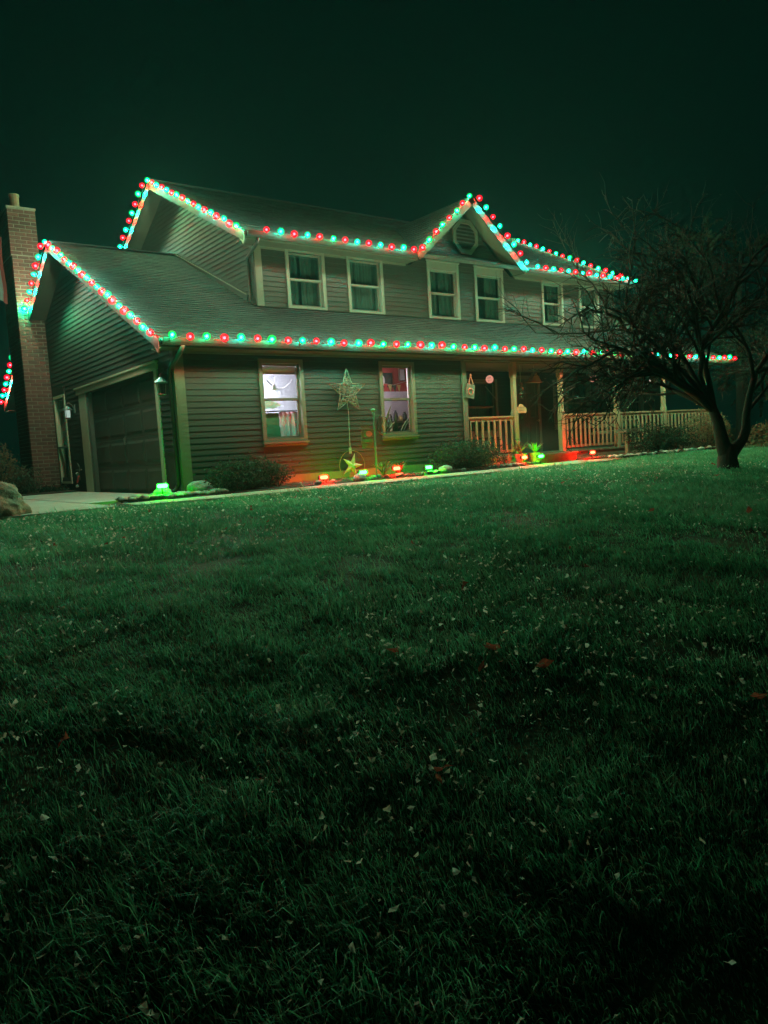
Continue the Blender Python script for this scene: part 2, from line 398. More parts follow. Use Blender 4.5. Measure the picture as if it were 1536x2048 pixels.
def window(axis, fixed, a0, a1, z0, z1, sill=True, head=0.0, inside='curtain', bright='trim', cw=.075, rail=True, pane='pane', mid=None):
    """casing, two sashes, panes, sill; a0..z1 are the outer casing limits"""
    T = frame(axis, fixed); m = MB(); P = .034
    zt = z1-head
    def bx(b, A0, A1, n0, n1, Z0, Z1): b.hexa([T(A0, n0, Z0), T(A1, n0, Z0), T(A1, n1, Z0), T(A0, n1, Z0), T(A0, n0, Z1), T(A1, n0, Z1), T(A1, n1, Z1), T(A0, n1, Z1)])
    zs = z0+(.085 if sill else .0)
    bx(m, a0, a0+cw, -.10, P, zs, z1); bx(m, a1-cw, a1, -.10, P, zs, z1)
    bx(m, a0+cw, a1-cw, -.10, P-.002, zt-cw, zt); bx(m, a0+cw, a1-cw, -.10, P-.002, zs, zs+.05)
    if head: bx(m, a0+cw, a1-cw, -.02, P-.012, zt, z1-.02); bx(m, a0-.02, a1+.02, -.02, P+.02, z1-.02, z1+.012)
    w = m.build('window', bright, house)
    if sill:
        s = MB(); bx(s, a0-.012, a1+.012, -.02, P+.03, z0+.05, z0+.083); bx(s, a0, a1, -.0, P+.004, z0, z0+.048); s.build('sill', bright, w)
    ia0, ia1, iz0, iz1 = a0+cw+.003, a1-cw-.003, zs+.053, zt-cw-.003
    zm = mid if mid else (iz0+iz1)/2
    for (Z0, Z1, dn, nm) in ((zm-.005, iz1, -.035, 'upper_sash'), (iz0, zm+.018, -.065, 'lower_sash')):
        s = MB(); f = .034
        bx(s, ia0, ia0+f, dn-.028, dn, Z0, Z1); bx(s, ia1-f, ia1, dn-.028, dn, Z0, Z1)
        bx(s, ia0+f, ia1-f, dn-.028, dn-.001, Z1-f, Z1); bx(s, ia0+f, ia1-f, dn-.028, dn-.001, Z0, Z0+f*1.1)
        s.build(nm, bright, w)
        g_ = MB(); bx(g_, ia0+f, ia1-f, dn-.018, dn-.012, Z0+f*1.1, Z1-f); g_.build('pane', pane, w)
    if inside == 'curtain':
        c = MB(); n = 40; k0 = random.random()*9; gap = random.choice((0, .10, .22)); gc_ = random.uniform(.4, .6); dd_ = random.uniform(.15, .24)
        prev = None
        for i in range(n+1):
            t = i/n; a = ia0-.06+(ia1-ia0+.12)*t
            d = -dd_+.022*math.sin(t*(26+k0)+k0)+.012*math.sin(t*71+2*k0)
            cur = (T(a, d, iz0-.1), T(a, d, iz1+.1))
            if prev and not abs(t-gc_) < gap/2: c.face([prev[0], cur[0], cur[1], prev[1]])
            prev = cur
        c.build('curtain', 'curtain', w, smooth=True, fix=False)
        b = MB(); bx(b, ia0-.1, ia1+.1, -.40, -.38, iz0-.12, iz1+.12); b.build('inner_lining', 'banner_dark', w)
    return w

W1 = (1.526, 2.44, .694, 2.249); W2 = (4.187, 5.084, .694, 2.249)
def hole(w, c=.05): return (w[0]+c, w[1]-c, w[2]+c, w[3]-c)
# lower front wall
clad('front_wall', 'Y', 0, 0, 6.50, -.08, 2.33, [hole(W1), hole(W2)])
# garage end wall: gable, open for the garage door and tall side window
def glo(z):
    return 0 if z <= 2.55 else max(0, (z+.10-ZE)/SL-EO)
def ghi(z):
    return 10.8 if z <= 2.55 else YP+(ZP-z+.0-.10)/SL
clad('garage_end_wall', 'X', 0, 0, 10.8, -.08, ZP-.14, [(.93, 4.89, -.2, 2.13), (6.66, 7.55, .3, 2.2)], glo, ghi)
# upper walls
U1 = (3.215, 4.165, 3.53, 4.735); U2 = (4.735, 5.71, 3.53, 4.735)
G1 = (7.02, 8.02, 3.52, 4.86); G2 = (8.55, 9.55, 3.52, 4.86)
U3 = (11.0, 11.86, 3.55, 4.72); U4 = (12.55, 13.42, 3.55, 4.72)
def ulo(z): return XU if z <= 4.70 else GL+(z-4.70)/((ZG-ZU)/(GC-GL))
def uhi(z): return 14.16 if z <= 4.70 else GR-(z-4.70)/((ZG-ZU)/(GR-GC))
clad('upper_front_wall', 'Y', YU, XU, 14.16, 3.44, 4.70, [hole(u) for u in (U1, U2, G1, G2, U3, U4)])
OCT = (8.30, 5.52)
def gable_lo(z): return GL+.16+(max(z, 4.70)-4.70)/((ZG-ZU)/(GC-GL))
def gable_hi(z): return GR-.16-(max(z, 4.70)-4.70)/((ZG-ZU)/(GR-GC))
clad('dormer_gable_wall', 'Y', YU-.002, GL, GR, 4.702, ZG-.32, [G1[:2]+(4.6, 4.81), G2[:2]+(4.6, 4.81)], gable_lo, gable_hi)
def sl_lo(z):   # upper left wall clipped by its own roof and by the lower roof
    lower = (z-ZE)/SL-EO if z < ZP else -9
    lower = min(lower, YP)
    upper = YQ-(ZQ-.10-z)/SU
    return max(YU, upper) if z > ZU-.1 else YU
def sl_hi(z): return YQ+(ZQ-.10-z)/SU if z > ZU else 9.9
clad('upper_side_wall', 'X', XU, YU, 9.9, 3.40, ZQ-.16, [], sl_lo, sl_hi)
# right-hand end walls, simple gable shapes
m = MB(); m.poly([(14.16, YU, 2.4), (14.16, 9.9, 2.4), (14.16, 9.9, 5.0), (14.16, YQ, ZQ-.1), (14.16, YU, 5.0)], (-1, 0, 0), .1); m.build('upper_end_wall', 'siding', house)
m = MB(); m.poly([(16.40, YU, -.05), (16.40, 10.8, -.05), (16.40, 10.8, 2.55), (16.40, YP, ZP-.1), (16.40, YU, 3.4)], (-1, 0, 0), .1); m.build('end_wall', 'siding', house)
m = MB(); m.box((0, 10.7, -.05), (16.4, 10.8, 2.5)); m.build('rear_wall', 'siding', house)
m = MB(); m.box((XU, 9.8, 2.6), (14.16, 9.9, 4.9)); m.build('upper_rear_wall', 'siding', house)
# windows
w1 = window('Y', 0, *W1, inside=None, bright='trim', pane='pane_clear', mid=1.53)
w2 = window('Y', 0, *W2, inside=None, bright='trim', pane='pane_clear', mid=1.50)
for u in (U1, U2, U3, U4): window('Y', YU, *u, sill=False, bright='trim_white')
for u in (G1, G2): window('Y', YU, *u, sill=False, head=.13, bright='trim_white')
w3 = window('X', 0, 6.62, 7.58, .17, 2.27, sill=False, bright='jamb_paint', cw=.07, mid=1.93)
m = MB(); m.box((-.045, 6.67, 1.02), (.02, 7.53, 1.06)); m.build('cross_rail', 'trim_white', w3)
m = MB(); m.box((-.03, 6.60, 2.28), (0.01, 7.6, 2.44)); m.build('header_board', 'siding', w3)

# octagon vent in the dormer gable
def octa(r, rz, c): return [(c[0]+r*math.cos(R(22.5+45*k)), c[1]+rz*math.sin(R(22.5+45*k))) for k in range(8)]
m = MB(); ro = octa(.44, .44, OCT); ri = octa(.335, .335, OCT)
for k in range(8):
    a, b = ro[k], ro[(k+1) % 8]; c, d = ri[k], ri[(k+1) % 8]
    y0, y1 = YU-.005, YU-.055
    m.hexa([(a[0], y0, a[1]), (b[0], y0, b[1]), (d[0], y0, d[1]), (c[0], y0, c[1]), (a[0], y1, a[1]), (b[0], y1, b[1]), (d[0], y1, d[1]), (c[0], y1, c[1])])
vent = m.build('octagon_vent', 'trim', house)
m = MB(); m.poly([(x, YU-.024, z) for x, z in octa(.345, .345, OCT)], (0, 1, 0), .004); m.build('backing', 'banner_dark', vent)
for k in range(7):
    z = OCT[1]-.26+k*.087; hw = min(.31, .335*1.05-max(0, abs(z-OCT[1])-.13)*.95)
    m = MB(); m.hexa([(OCT[0]-hw, YU-.046, z-.03), (OCT[0]+hw, YU-.046, z-.03), (OCT[0]+hw, YU-.036, z-.03), (OCT[0]-hw, YU-.036, z-.03),
                      (OCT[0]-hw, YU-.034, z+.025), (OCT[0]+hw, YU-.034, z+.025), (OCT[0]+hw, YU-.026, z+.025), (OCT[0]-hw, YU-.026, z+.025)])
    m.build('slat', 'siding', vent)

# corner boards, base trim, friezes
def board(name, mat, a, b): m = MB(); m.box(a, b); return m.build(name, mat, house)
board('corner_board', 'trim', (.0, -.030, -.06), (.145, 0, 2.33)); board('corner_board', 'trim', (-.028, -.028, -.06), (-.001, .10, 2.36))
board('corner_board', 'trim', (6.40, -.032, .0), (6.53, .10, 2.30))
board('corner_board', 'trim', (XU-.002, YU-.032, 3.53), (XU+.15, YU, 4.72)); board('corner_board', 'siding', (XU-.03, YU-.030, 3.56), (XU-.001, YU+.10, 4.78))
board('base_board', 'trim', (.15, -.027, -.06), (6.39, 0, .165))
board('frieze_board', 'trim', (.0, -.024, 2.31), (16.4, .06, 2.40))
board('frieze_board', 'trim', (XU, YU-.024, 4.66), (GL, YU+.02, 4.74)); board('frieze_board', 'trim', (GR, YU-.024, 4.66), (14.16, YU+.02, 4.74))

# roofs: deck slabs with laid shingles
def shingles(P0, along, up, width, length, clip=None, expo=.142, seed=1):
    """rows of tabs from eave P0 upward; clip(h)->(a0,a1) limits a row"""
    rnd = random.Random(seed); m = MB()
    A = Vector(along).normalized(); U = Vector(up).normalized(); Nn = A.cross(U).normalized()
    if Nn.z < 0: Nn = -Nn
    rows = int(length/expo); P0 = Vector(P0)
    for r in range(rows+1):
        h = r*expo; a0, a1 = clip(h+expo*.5) if clip else (0, width)
        a = a0-rnd.uniform(0, .3); rt = rnd.uniform(.3, .7); hj = rnd.uniform(-.006, .006)
        while a < a1:
            w = rnd.choice((.17, .24, .30, .30)); x0 = max(a, a0); x1 = min(a+w-.004, a1); a += w
            if x1-x0 < .02: continue
            t = .007+rnd.uniform(0, .007); tn = min(1, max(0, rt*.3+rnd.random()*.7))
            h0 = h+hj+rnd.uniform(-.006, .006); h1 = min(h+expo*1.02, length)
            p = [P0+A*x0+U*h0+Nn*.002, P0+A*x1+U*h0+Nn*.002, P0+A*x1+U*h1+Nn*.001, P0+A*x0+U*h1+Nn*.001]
            q = [P0+A*x0+U*h0+Nn*(t+.006), P0+A*x1+U*h0+Nn*(t+.006), P0+A*x1+U*h1+Nn*.003, P0+A*x0+U*h1+Nn*.003]
            i = len(m.v); m.v += [tuple(v) for v in p+q]
            for fc in ((4, 5, 6, 7), (0, 1, 5, 4), (1, 2, 6, 5), (3, 0, 4, 7)): m.f.append(tuple(i+k for k in fc)); m.tone.append(tn)
    return m
def slab(name, pts, th=.07):
    m = MB(); a, b, c = Vector(pts[0]), Vector(pts[1]), Vector(pts[2]); n = (b-a).cross(c-a).normalized()
    if n.z > 0: n = -n
    m.poly(pts, n, th); return m.build(name, 'roof_deck', house)
def roof_slope(name, x0, x1, ya, za, yb, zb, seed):
    d = slab(name, [(x0, ya, za), (x1, ya, za), (x1, yb, zb), (x0, yb, zb)])
    L_ = math.hypot(yb-ya, zb-za)
    shingles((x0, ya, za), (1, 0, 0), (0, yb-ya, zb-za), x1-x0, L_, seed=seed).build('shingles', 'shingle', d, tone=True, kind='stuff')
    return d
roof_slope('lower_roof', -RO, XU, -EO, ZE, YP, ZP, 1)
roof_slope('lower_roof', XU, XR_LO, -EO, ZE, YU+.02, zlow(YU+.02), 2)
slab('lower_roof', [(-RO, YP, ZP), (XU+.05, YP, ZP), (XU+.05, 11.44, zlow(11.44)), (-RO, 11.44, zlow(11.44))])
slab('lower_roof', [(14.2, YU, zlow(YU)), (XR_LO, YU, zlow(YU)), (XR_LO, YP, ZP), (14.2, YP, ZP)])
roof_slope('upper_roof', XU-RO, XR_UP, YU-EO, ZU, YQ, ZQ, 3)
slab('upper_roof', [(XU-RO, YQ, ZQ), (XR_UP, YQ, ZQ), (XR_UP, 10.3, zup(10.3)), (XU-RO, 10.3, zup(10.3))])
m = MB(); m.beam((-RO, YP, ZP+.012), (XU, YP, ZP+.012), .22, .02); m.build('ridge_cap', 'shingle', house, tone=True)
m = MB(); m.beam((XU-RO, YQ, ZQ+.012), (XR_UP, YQ, ZQ+.012), .22, .02); m.build('ridge_cap', 'shingle', house, tone=True)
YV = YU-EO+(ZG-ZU)/SU      # where the dormer ridge meets the main roof
YF = YU-EO
for (xe, sd) in ((GL, -1), (GR, 1)):
    d = slab('dormer_roof', [(xe, YF, ZU), (GC, YF, ZG), (GC, YV, ZG)])
    Ls = math.hypot(GC-xe, ZG-ZU)
    if sd < 0:
        shingles((xe, YF, ZU), (0, 1, 0), (GC-xe, 0, ZG-ZU), YV-YF, Ls, clip=lambda h, Ls=Ls: (0, max(.02, (YV-YF)*h/Ls)), seed=5).build('shingles', 'shingle', d, tone=True, kind='stuff')
    else:
        shingles((xe, YF, ZU), (0, 1, 0), (GC-xe, 0, ZG-ZU), YV-YF, Ls, clip=lambda h, Ls=Ls: (0, max(.02, (YV-YF)*h/Ls)), seed=6).build('shingles', 'shingle', d, tone=True, kind='stuff')

# rake boards with their soffits
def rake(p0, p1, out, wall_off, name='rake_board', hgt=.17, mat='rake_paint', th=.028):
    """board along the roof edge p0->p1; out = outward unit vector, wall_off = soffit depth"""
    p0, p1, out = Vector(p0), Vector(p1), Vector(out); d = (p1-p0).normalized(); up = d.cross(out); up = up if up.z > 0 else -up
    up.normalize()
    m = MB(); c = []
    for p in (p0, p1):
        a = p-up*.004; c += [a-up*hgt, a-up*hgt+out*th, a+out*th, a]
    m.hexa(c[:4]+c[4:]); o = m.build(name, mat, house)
    if wall_off:
        m = MB(); c = []
        for p in (p0, p1):
            a = p-up*(hgt-.035); c += [a-out*.002, a-out*wall_off, a-out*wall_off+up*.014, a-out*.002+up*.014]
        m.hexa(c[:4]+c[4:]); m.build('rake_soffit', 'soffit', house)
    return o
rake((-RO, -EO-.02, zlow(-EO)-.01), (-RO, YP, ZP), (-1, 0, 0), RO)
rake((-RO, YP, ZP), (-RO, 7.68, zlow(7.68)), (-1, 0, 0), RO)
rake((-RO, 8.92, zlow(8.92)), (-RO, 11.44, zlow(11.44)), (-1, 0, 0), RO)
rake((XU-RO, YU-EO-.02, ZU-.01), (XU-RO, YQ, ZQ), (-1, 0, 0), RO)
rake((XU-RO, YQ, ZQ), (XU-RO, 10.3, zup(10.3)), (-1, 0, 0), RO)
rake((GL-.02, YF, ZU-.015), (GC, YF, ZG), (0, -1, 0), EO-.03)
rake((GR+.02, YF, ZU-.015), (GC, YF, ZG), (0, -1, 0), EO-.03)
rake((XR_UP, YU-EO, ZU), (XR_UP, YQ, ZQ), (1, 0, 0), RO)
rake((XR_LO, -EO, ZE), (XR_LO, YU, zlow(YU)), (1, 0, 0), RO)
# eave returns (the pale triangles closing each rake foot)
for (x, y, z, nm) in ((-RO, -EO, ZE, 'lower'), (XU-RO, YU-EO, ZU, 'upper')):
    m = MB(); m.poly([(x-.026, y-.02, z-.03), (x-.026, y+.27, z-.03), (x-.026, y-.02, z-.19), (x-.026, y+.10, z-.23)][:2]+[(x-.026, y+.06, z-.235), (x-.026, y-.02, z-.16)], (1, 0, 0), .026)
    m.build('eave_return', 'trim_white', house)
# eave soffits, fascia, gutters
def gutter(x0, x1, y, z):
    m = MB(); prof = [(0, -.012), (0, -.105), (-.055, -.112), (-.085, -.07), (-.108, -.012), (-.100, -.010), (-.078, -.066), (-.052, -.100), (-.010, -.096), (-.010, -.012)]
    for xa, xb in ((x0, x1),):
        i = len(m.v); n = len(prof)
        m.v += [(xa, y+p[0], z+p[1]) for p in prof]+[(xb, y+p[0], z+p[1]) for p in prof]
        for k in range(n): m.f.append((i+k, i+(k+1) % n, i+n+(k+1) % n, i+n+k)); m.tone.append(0)
        m.f.append(tuple(range(i, i+n))); m.f.append(tuple(range(i+2*n-1, i+n-1, -1))); m.tone += [0, 0]
    return m.build('gutter', 'gutter', house)
def eave(x0, x1, yw, ye, z):
    board('fascia_board', 'trim', (x0, ye-.004, z-.14), (x1, ye+.02, z-.006)); board('soffit', 'soffit', (x0, ye+.02, z-.135), (x1, yw+.02, z-.12))
eave(-RO+.002, XR_LO, -.024, -EO, ZE); gutter(-RO+.01, XR_LO, -EO-.005, ZE)
eave(XU-RO+.002, GL+.05, YU-.024, YU-EO, ZU); gutter(XU-RO+.01, GL-.03, YU-EO-.005, ZU)
eave(GR-.05, XR_UP, YU-.024, YU-EO, ZU); gutter(GR+.03, XR_UP, YU-EO-.005, ZU)
board('lower_rear_soffit', 'soffit', (-RO, 10.8, 2.2), (XU, 11.4, 2.22))
# flashing board where the lower roof meets the upper side wall, with downspouts
m = MB(); m.beam((XU-.03, 5.45, zlow(5.45)+.02), (XU-.03, 1.95, zlow(1.95)+.07), .05, .15, up=(0, 0, 1)); fl = m.build('flashing_board', 'siding', house)
m = MB(); m.beam((XU-.058, 5.45, zlow(5.45)+.10), (XU-.058, 1.95, zlow(1.95)+.15), .02, .02, up=(0, 0, 1)); m.build('bead', 'trim', fl)
def spout(pts, r=.038):
    m = MB(); m.tube(pts, r, 6); return m.build('downspout', 'gutter', house, smooth=True)
spout([(XU-.12, YU-EO-.04, ZU-.11), (XU-.12, YU-EO+.02, ZU-.20), (XU-.08, YU+.12, ZU-.36), (XU-.06, YU+.14, ZU-.5), (XU-.06, YU+.14, 3.72), (XU-.14, YU+.02, 3.60)])
spout([(-.02, -EO-.05, ZE-.11), (-.05, -EO, ZE-.2), (-.075, .02, ZE-.42), (-.075, .06, ZE-.6), (-.075, .06, .16), (-.14, .05, .05), (-.34, .02, .02)], .042)

# ---- garage door
gd = MB(); gd.box((.06, .90, 2.13), (.10, 4.92, 2.2)); gdo = gd.build('garage_door', 'garage_panel', house)
for k in range(4):
    z0 = -.045+k*.545; z1 = z0+.54; m = MB(); m.box((.085, .885, z0), (.12, 4.935, z1)); sec = m.build('door_section', 'garage_panel', gdo)
    for j in range(4):
        y0 = .98+j*.985; p = MB(); x0 = .083
        a = [(x0, y0, z0+.06), (x0, y0+.90, z0+.06), (x0, y0+.90, z1-.06), (x0, y0, z1-.06)]; b_ = [(x0-.014, y0+.05, z0+.11), (x0-.014, y0+.85, z0+.11), (x0-.014, y0+.85, z1-.11), (x0-.014, y0+.05, z1-.11)]
        p.hexa(a+b_)
        p.v = [(v[0]+.002, v[1], v[2]) for v in p.v]
        p.build('panel', 'garage_panel', sec)
m = MB(); m.beam((.06, 2.86, 1.02), (.06, 2.96, 1.02), .02, .02); m.tube([(.08, 2.88, 1.08), (.045, 2.88, 1.08), (.045, 2.88, .95), (.08, 2.88, .95)], .008, 6); m.tube([(.08, 2.94, 1.06), (.045, 2.94, 1.06), (.045, 2.94, .93), (.08, 2.94, .93)], .008, 6); m.build('handle', 'lantern_metal', gdo)
m = MB(); m.box((.0, .74, -.06), (-.034, .875, 2.13)); m.build('door_jamb', 'jamb_paint', gdo)
m = MB(); m.box((.0, 4.944, -.06), (-.034, 5.46, 2.13)); m.build('door_jamb', 'jamb_paint', gdo)
for ys_ in (.87, 4.92):
    m = MB(); m.box((.12, ys_, -.06), (-.03, ys_+.03, 2.16)); m.build('door_stop', 'soffit', gdo)
m = MB(); m.box((.01, .70, 2.132), (-.05, 5.58, 2.25)); m.box((.01, .66, 2.25), (-.075, 5.64, 2.285)); m.build('door_header', 'jamb_paint', gdo)
m = MB(); m.box((.0, .22, .18), (-.05, .50, .68)); m.box((.0, .2, .68), (-.06, .52, .71)); m.build('utility_box', 'siding', house)

# ---- chimney: every brick of the face that shows is a piece, the hidden sides are one part
CX0, CX1, CY0, CY1, CZ = -.615, -.021, 7.69, 8.90, 6.72
m = MB(); m.box((CX0+.008, CY0+.008, -.05), (CX1, CY1-.008, 5.62)); m.box((CX0-.014, CY0-.014, 5.62), (CX1+.014, CY1+.014, CZ)); chim = m.build('chimney', 'mortar', house)
BH, BL, J = .0775, .245, .011
bm_cache = {}
def brick_mesh(lx, ly, lz):
    k = (round(lx, 3), round(ly, 3), round(lz, 3))
    if k not in bm_cache:
        b = MB(); e = .004; x, y, z = lx/2, ly/2, lz/2
        b.hexa([(-x, -y+e, -z+e), (x, -y+e, -z+e), (x, y, -z), (-x, y, -z), (-x, -y+e, z-e), (x, -y+e, z-e), (x, y, z), (-x, y, z)])
        b.v[0] = (-x+e, -y, -z+e); b.v[1] = (x-e, -y, -z+e); b.v[4] = (-x+e, -y, z-e); b.v[5] = (x-e, -y, z-e)
        bm_cache[k] = b.mesh('brick', 'brick')
    return bm_cache[k]
rest = MB(); row = 0; z = -.02
while z+BH < CZ:
    big = z > 5.60; ex = .022 if big else 0
    x0, x1, yf = CX0-ex, CX1+ex*0.6, CY0-ex
    offs = (0, -.128)[row % 2]; a = x0+offs
    while a < x1-.02:
        b0, b1 = max(a, x0), min(a+BL, x1); a += BL+J
        if b1-b0 < .04: continue
        jz = random.uniform(-.001, .001)
        o = put('brick', brick_mesh(round((b1-b0)/.005)*.005, .07, BH), chim, ((b0+b1)/2, yf+.028+random.uniform(-.003, .003), z+BH/2+jz))
    a = yf+.075+(0, -.128)[row % 2]
    while a < CY1+ex-.02:
        b0, b1 = max(a, yf+.075), min(a+BL, CY1+ex); a += BL+J
        if b1-b0 > .04: rest.box((x0-.004, b0, z), (x0+.05, b1, z+BH))
    z += BH+J; row += 1
rest.build('side_bricks', 'brick', chim, kind='stuff')
m = MB(); m.poly([(CX0-.032, CY0-.032, CZ), (CX1+.032, CY0-.032, CZ), (CX1+.032, CY1+.032, CZ), (CX0-.032, CY1+.032, CZ)], (0, 0, 1), .045)
m.hexa([(CX0-.02, CY0-.02, CZ+.045), (CX1+.02, CY0-.02, CZ+.045), (CX1+.02, CY1+.02, CZ+.045), (CX0-.02, CY1+.02, CZ+.045), (CX0+.17, CY0+.3, CZ+.13), (CX1-.17, CY0+.3, CZ+.13), (CX1-.17, CY1-.4, CZ+.13), (CX0+.17, CY1-.4, CZ+.13)])
m.build('crown', 'mortar', chim)
m = MB(); cxm = (CX0+CX1)/2-.02; m.lathe([(.105, 0), (.105, .30), (.12, .30), (.12, .36), (.085, .36), (.085, .2)], (cxm, CY0+.45, CZ+.10), n=12); m.build('flue_pot', 'flue', chim, smooth=False)

# ---- porch
def bal_mesh(h):
    b = MB(); w = .02; b.box((-w, -w, 0), (w, w, h)); return b.mesh('baluster', 'porch_wood')
m = MB(); m.box((6.52, .02, -.06), (16.35, YU, .165)); porch_floor = m.build('porch_floor', 'deck_wood', house)
x = 6.53
while x < 16.3:
    b = MB(); b.box((x, -.03, .168), (x+.135, YU-.03, .197)); b.build('plank', 'deck_wood', porch_floor); x += .142
board('porch_skirt', 'deck_wood', (6.52, -.012, -.06), (8.42, .015, .163)); board('porch_skirt', 'deck_wood', (9.72, -.012, -.06), (16.35, .015, .163))
m = MB(); m.box((8.42, -.36, -.06), (9.70, .012, .15)); stp = m.build('porch_step', 'deck_wood', house)
for k in range(3):
    b = MB(); b.box((8.40, -.39+k*.135, .152), (9.72, -.262+k*.135, .182)); b.build('tread', 'deck_wood', stp)
def ceiling():
    m = MB(); m.box((6.5, .06, 2.30), (16.4, YU, 2.33)); c = m.build('porch_ceiling', 'soffit', house)
    y = .07
    while y < YU-.1:
        b = MB(); b.box((6.53, y, 2.284), (16.38, y+.145, 2.299)); b.build('ceiling_board', 'trim', c); y += .152
ceiling()
POSTS = (8.07, 9.70, 11.89, 14.01, 16.22)
for px_ in POSTS:
    m = MB(); w, n = .062, .046
    m.box((px_-w, -w+.06, .198), (px_+w, w+.06, 1.16))
    m.hexa([(px_-w, -w+.06, 1.16), (px_+w, -w+.06, 1.16), (px_+w, w+.06, 1.16), (px_-w, w+.06, 1.16), (px_-n, -n+.06, 1.24), (px_+n, -n+.06, 1.24), (px_+n, n+.06, 1.24), (px_-n, n+.06, 1.24)])
    m.box((px_-n, -n+.06, 1.24), (px_+n, n+.06, 1.93))
    m.hexa([(px_-n, -n+.06, 1.93), (px_+n, -n+.06, 1.93), (px_+n, n+.06, 1.93), (px_-n, n+.06, 1.93), (px_-w, -w+.06, 2.0), (px_+w, -w+.06, 2.0), (px_+w, w+.06, 2.0), (px_-w, w+.06, 2.0)])
    m.box((px_-w, -w+.06, 2.0), (px_+w, w+.06, 2.31))
    m.build('porch_post', 'porch_wood', house)
bmsh = bal_mesh(.73)
for (a, b) in ((6.53, POSTS[0]-.062), (POSTS[1]+.062, POSTS[2]-.062), (POSTS[2]+.062, POSTS[3]-.062), (POSTS[3]+.062, POSTS[4]-.062)):
    m = MB(); m.box((a, .015, 1.065), (b, .105, 1.10)); m.box((a, .04, .99), (b, .08, 1.065)); m.box((a, .04, .275), (b, .08, .335)); rl = m.build('porch_railing', 'porch_wood', house)
    n = max(2, int((b-a)/.168)); st = (b-a)/(n+.0)
    for k in range(n):
        put('baluster', bmsh, rl, (a+st*(k+.5), .022, .285))
# rear wall of the porch with door, sidelights and big windows
PW = [(8.05, 9.15, .65, 2.1), (9.78, 10.72, .2, 2.17), (11.3, 12.9, .75, 2.1), (13.7, 15.4, .75, 2.1)]
clad('porch_wall', 'Y', YU, 6.5, 16.4, -.05, 2.32, [hole(PW[0]), (9.83, 10.67, .1, 2.12), hole(PW[2]), hole(PW[3])], stuff=True)
m = MB(); m.box((6.40, .1, 0), (6.5, YU, 2.3)); m.build('porch_side_wall', 'siding', house)
for k in (0, 2, 3): window('Y', YU, *PW[k], sill=True, bright='trim')
m = MB(); m.box((9.84, YU-.02, .2), (10.66, YU+.03, 2.11)); dr = m.build('front_door', 'door_paint', house)
for (z0, z1) in ((.32, .95), (1.1, 1.98)):
    for (xa, xb) in ((9.93, 10.21), (10.29, 10.57)):
        b = MB(); b.hexa([(xa, YU-.021, z0), (xb, YU-.021, z0), (xb, YU-.021, z1), (xa, YU-.021, z1), (xa+.04, YU-.034, z0+.04), (xb-.04, YU-.034, z0+.04), (xb-.04, YU-.034, z1-.04), (xa+.04, YU-.034, z1-.04)]); b.build('panel', 'door_paint', dr)
m = MB(); m.lathe([(.012, 0), (.012, .04), (.03, .045), (.03, .07), (.01, .08)], (10.60, YU-.02, 1.02), (0, -1, 0), 10); m.build('knob', 'gold_star', dr)
m = MB(); m.box((9.74, YU-.035, .2), (9.84, YU, 2.2)); m.box((10.66, YU-.035, .2), (10.76, YU, 2.2)); m.box((9.84, YU-.033, 2.11), (10.66, YU, 2.2)); m.build('door_casing', 'trim', dr)

# ---- lit rooms behind the two lower windows
def room(x0, x1, wallmat, lower=None, lamp='room_lamp'):
    m = MB(); y0, y1, z0, z1 = .13, 1.52, .2, 2.42
    m.box((x0, y1, z0), (x1, y1+.05, z1)); m.box((x0-.05, y0, z0), (x0, y1, z1)); m.box((x1, y0, z0), (x1+.05, y1, z1)); m.box((x0, y0, z1), (x1, y1, z1+.05))
    r = m.build('room', wallmat, house); m = MB(); m.box((x0, y0, z0-.05), (x1, y1, z0-.001)); m.build('room_floor', 'room_floor', r)
    if lower:
        m = MB(); m.box((x0+.004, y1-.012, z0), (x1-.004, y1-.002, lower)); m.build('lower_wall', 'room_wall', r)
    m = MB(); m.lathe([(.16, 0), (.15, -.05), (.06, -.075)], ((x0+x1)/2-.7, .85, z1-.001), n=16); m.build('ceiling_lamp', lamp, r)
    return r
room(.9, 3.72, 'room_wall'); room(3.84, 6.34, 'room_red', 1.80, 'room_lamp_dim')
# window 1 dressing
m = MB(); m.tube([(1.62, .17, 2.10), (2.38, .17, 2.10)], .05, 12); m.box((1.62, .155, 2.0), (2.38, .160, 2.10)); m.build('roller_blind', 'blind', w1, smooth=False)
cu = MB(); prev = None
for i in range(31):
    t = i/30; a = 2.02+.44*t; d = .22+.025*math.sin(t*26)+.01*math.sin(t*60); cur = ((a, d, .74), (a, d, 1.32))
    if prev: cu.face([prev[0], cur[0], cur[1], prev[1]])
    prev = cur
cu.build('cafe_curtain', 'curtain_pale', w1, smooth=True, fix=False)
m = MB(); m.box((1.64, .24, .74), (2.02, .25, 1.31)); m.build('reflection_panel', 'green_reflection', w1)  # panel added for the green reflection low in the window, painted green
m = MB(); m.tube([(1.58, .19, 1.335), (2.46, .19, 1.335)], .012, 8); m.build('curtain_rod', 'dark_metal', w1)
m = MB(); m.poly([(1.72, .25, 1.39), (1.95, .25, 1.39), (2.10, .25, 1.46), (1.93, .25, 1.52), (1.72, .25, 1.53)], (0, 1, 0), .006); o = m.build('paper_sheet', 'paper'); tag(o, 'white folded paper propped inside the window near the bush', 'paper')
m = MB(); pts = [(2.0+.58*t, .6, 1.96-.18*math.sin(math.pi*t)) for t in np.linspace(0, 1, 14)]; m.tube(pts, .010, 5); o = m.build('paper_garland', 'paper'); tag(o, 'white garland strung inside the brightly lit window', 'garland')
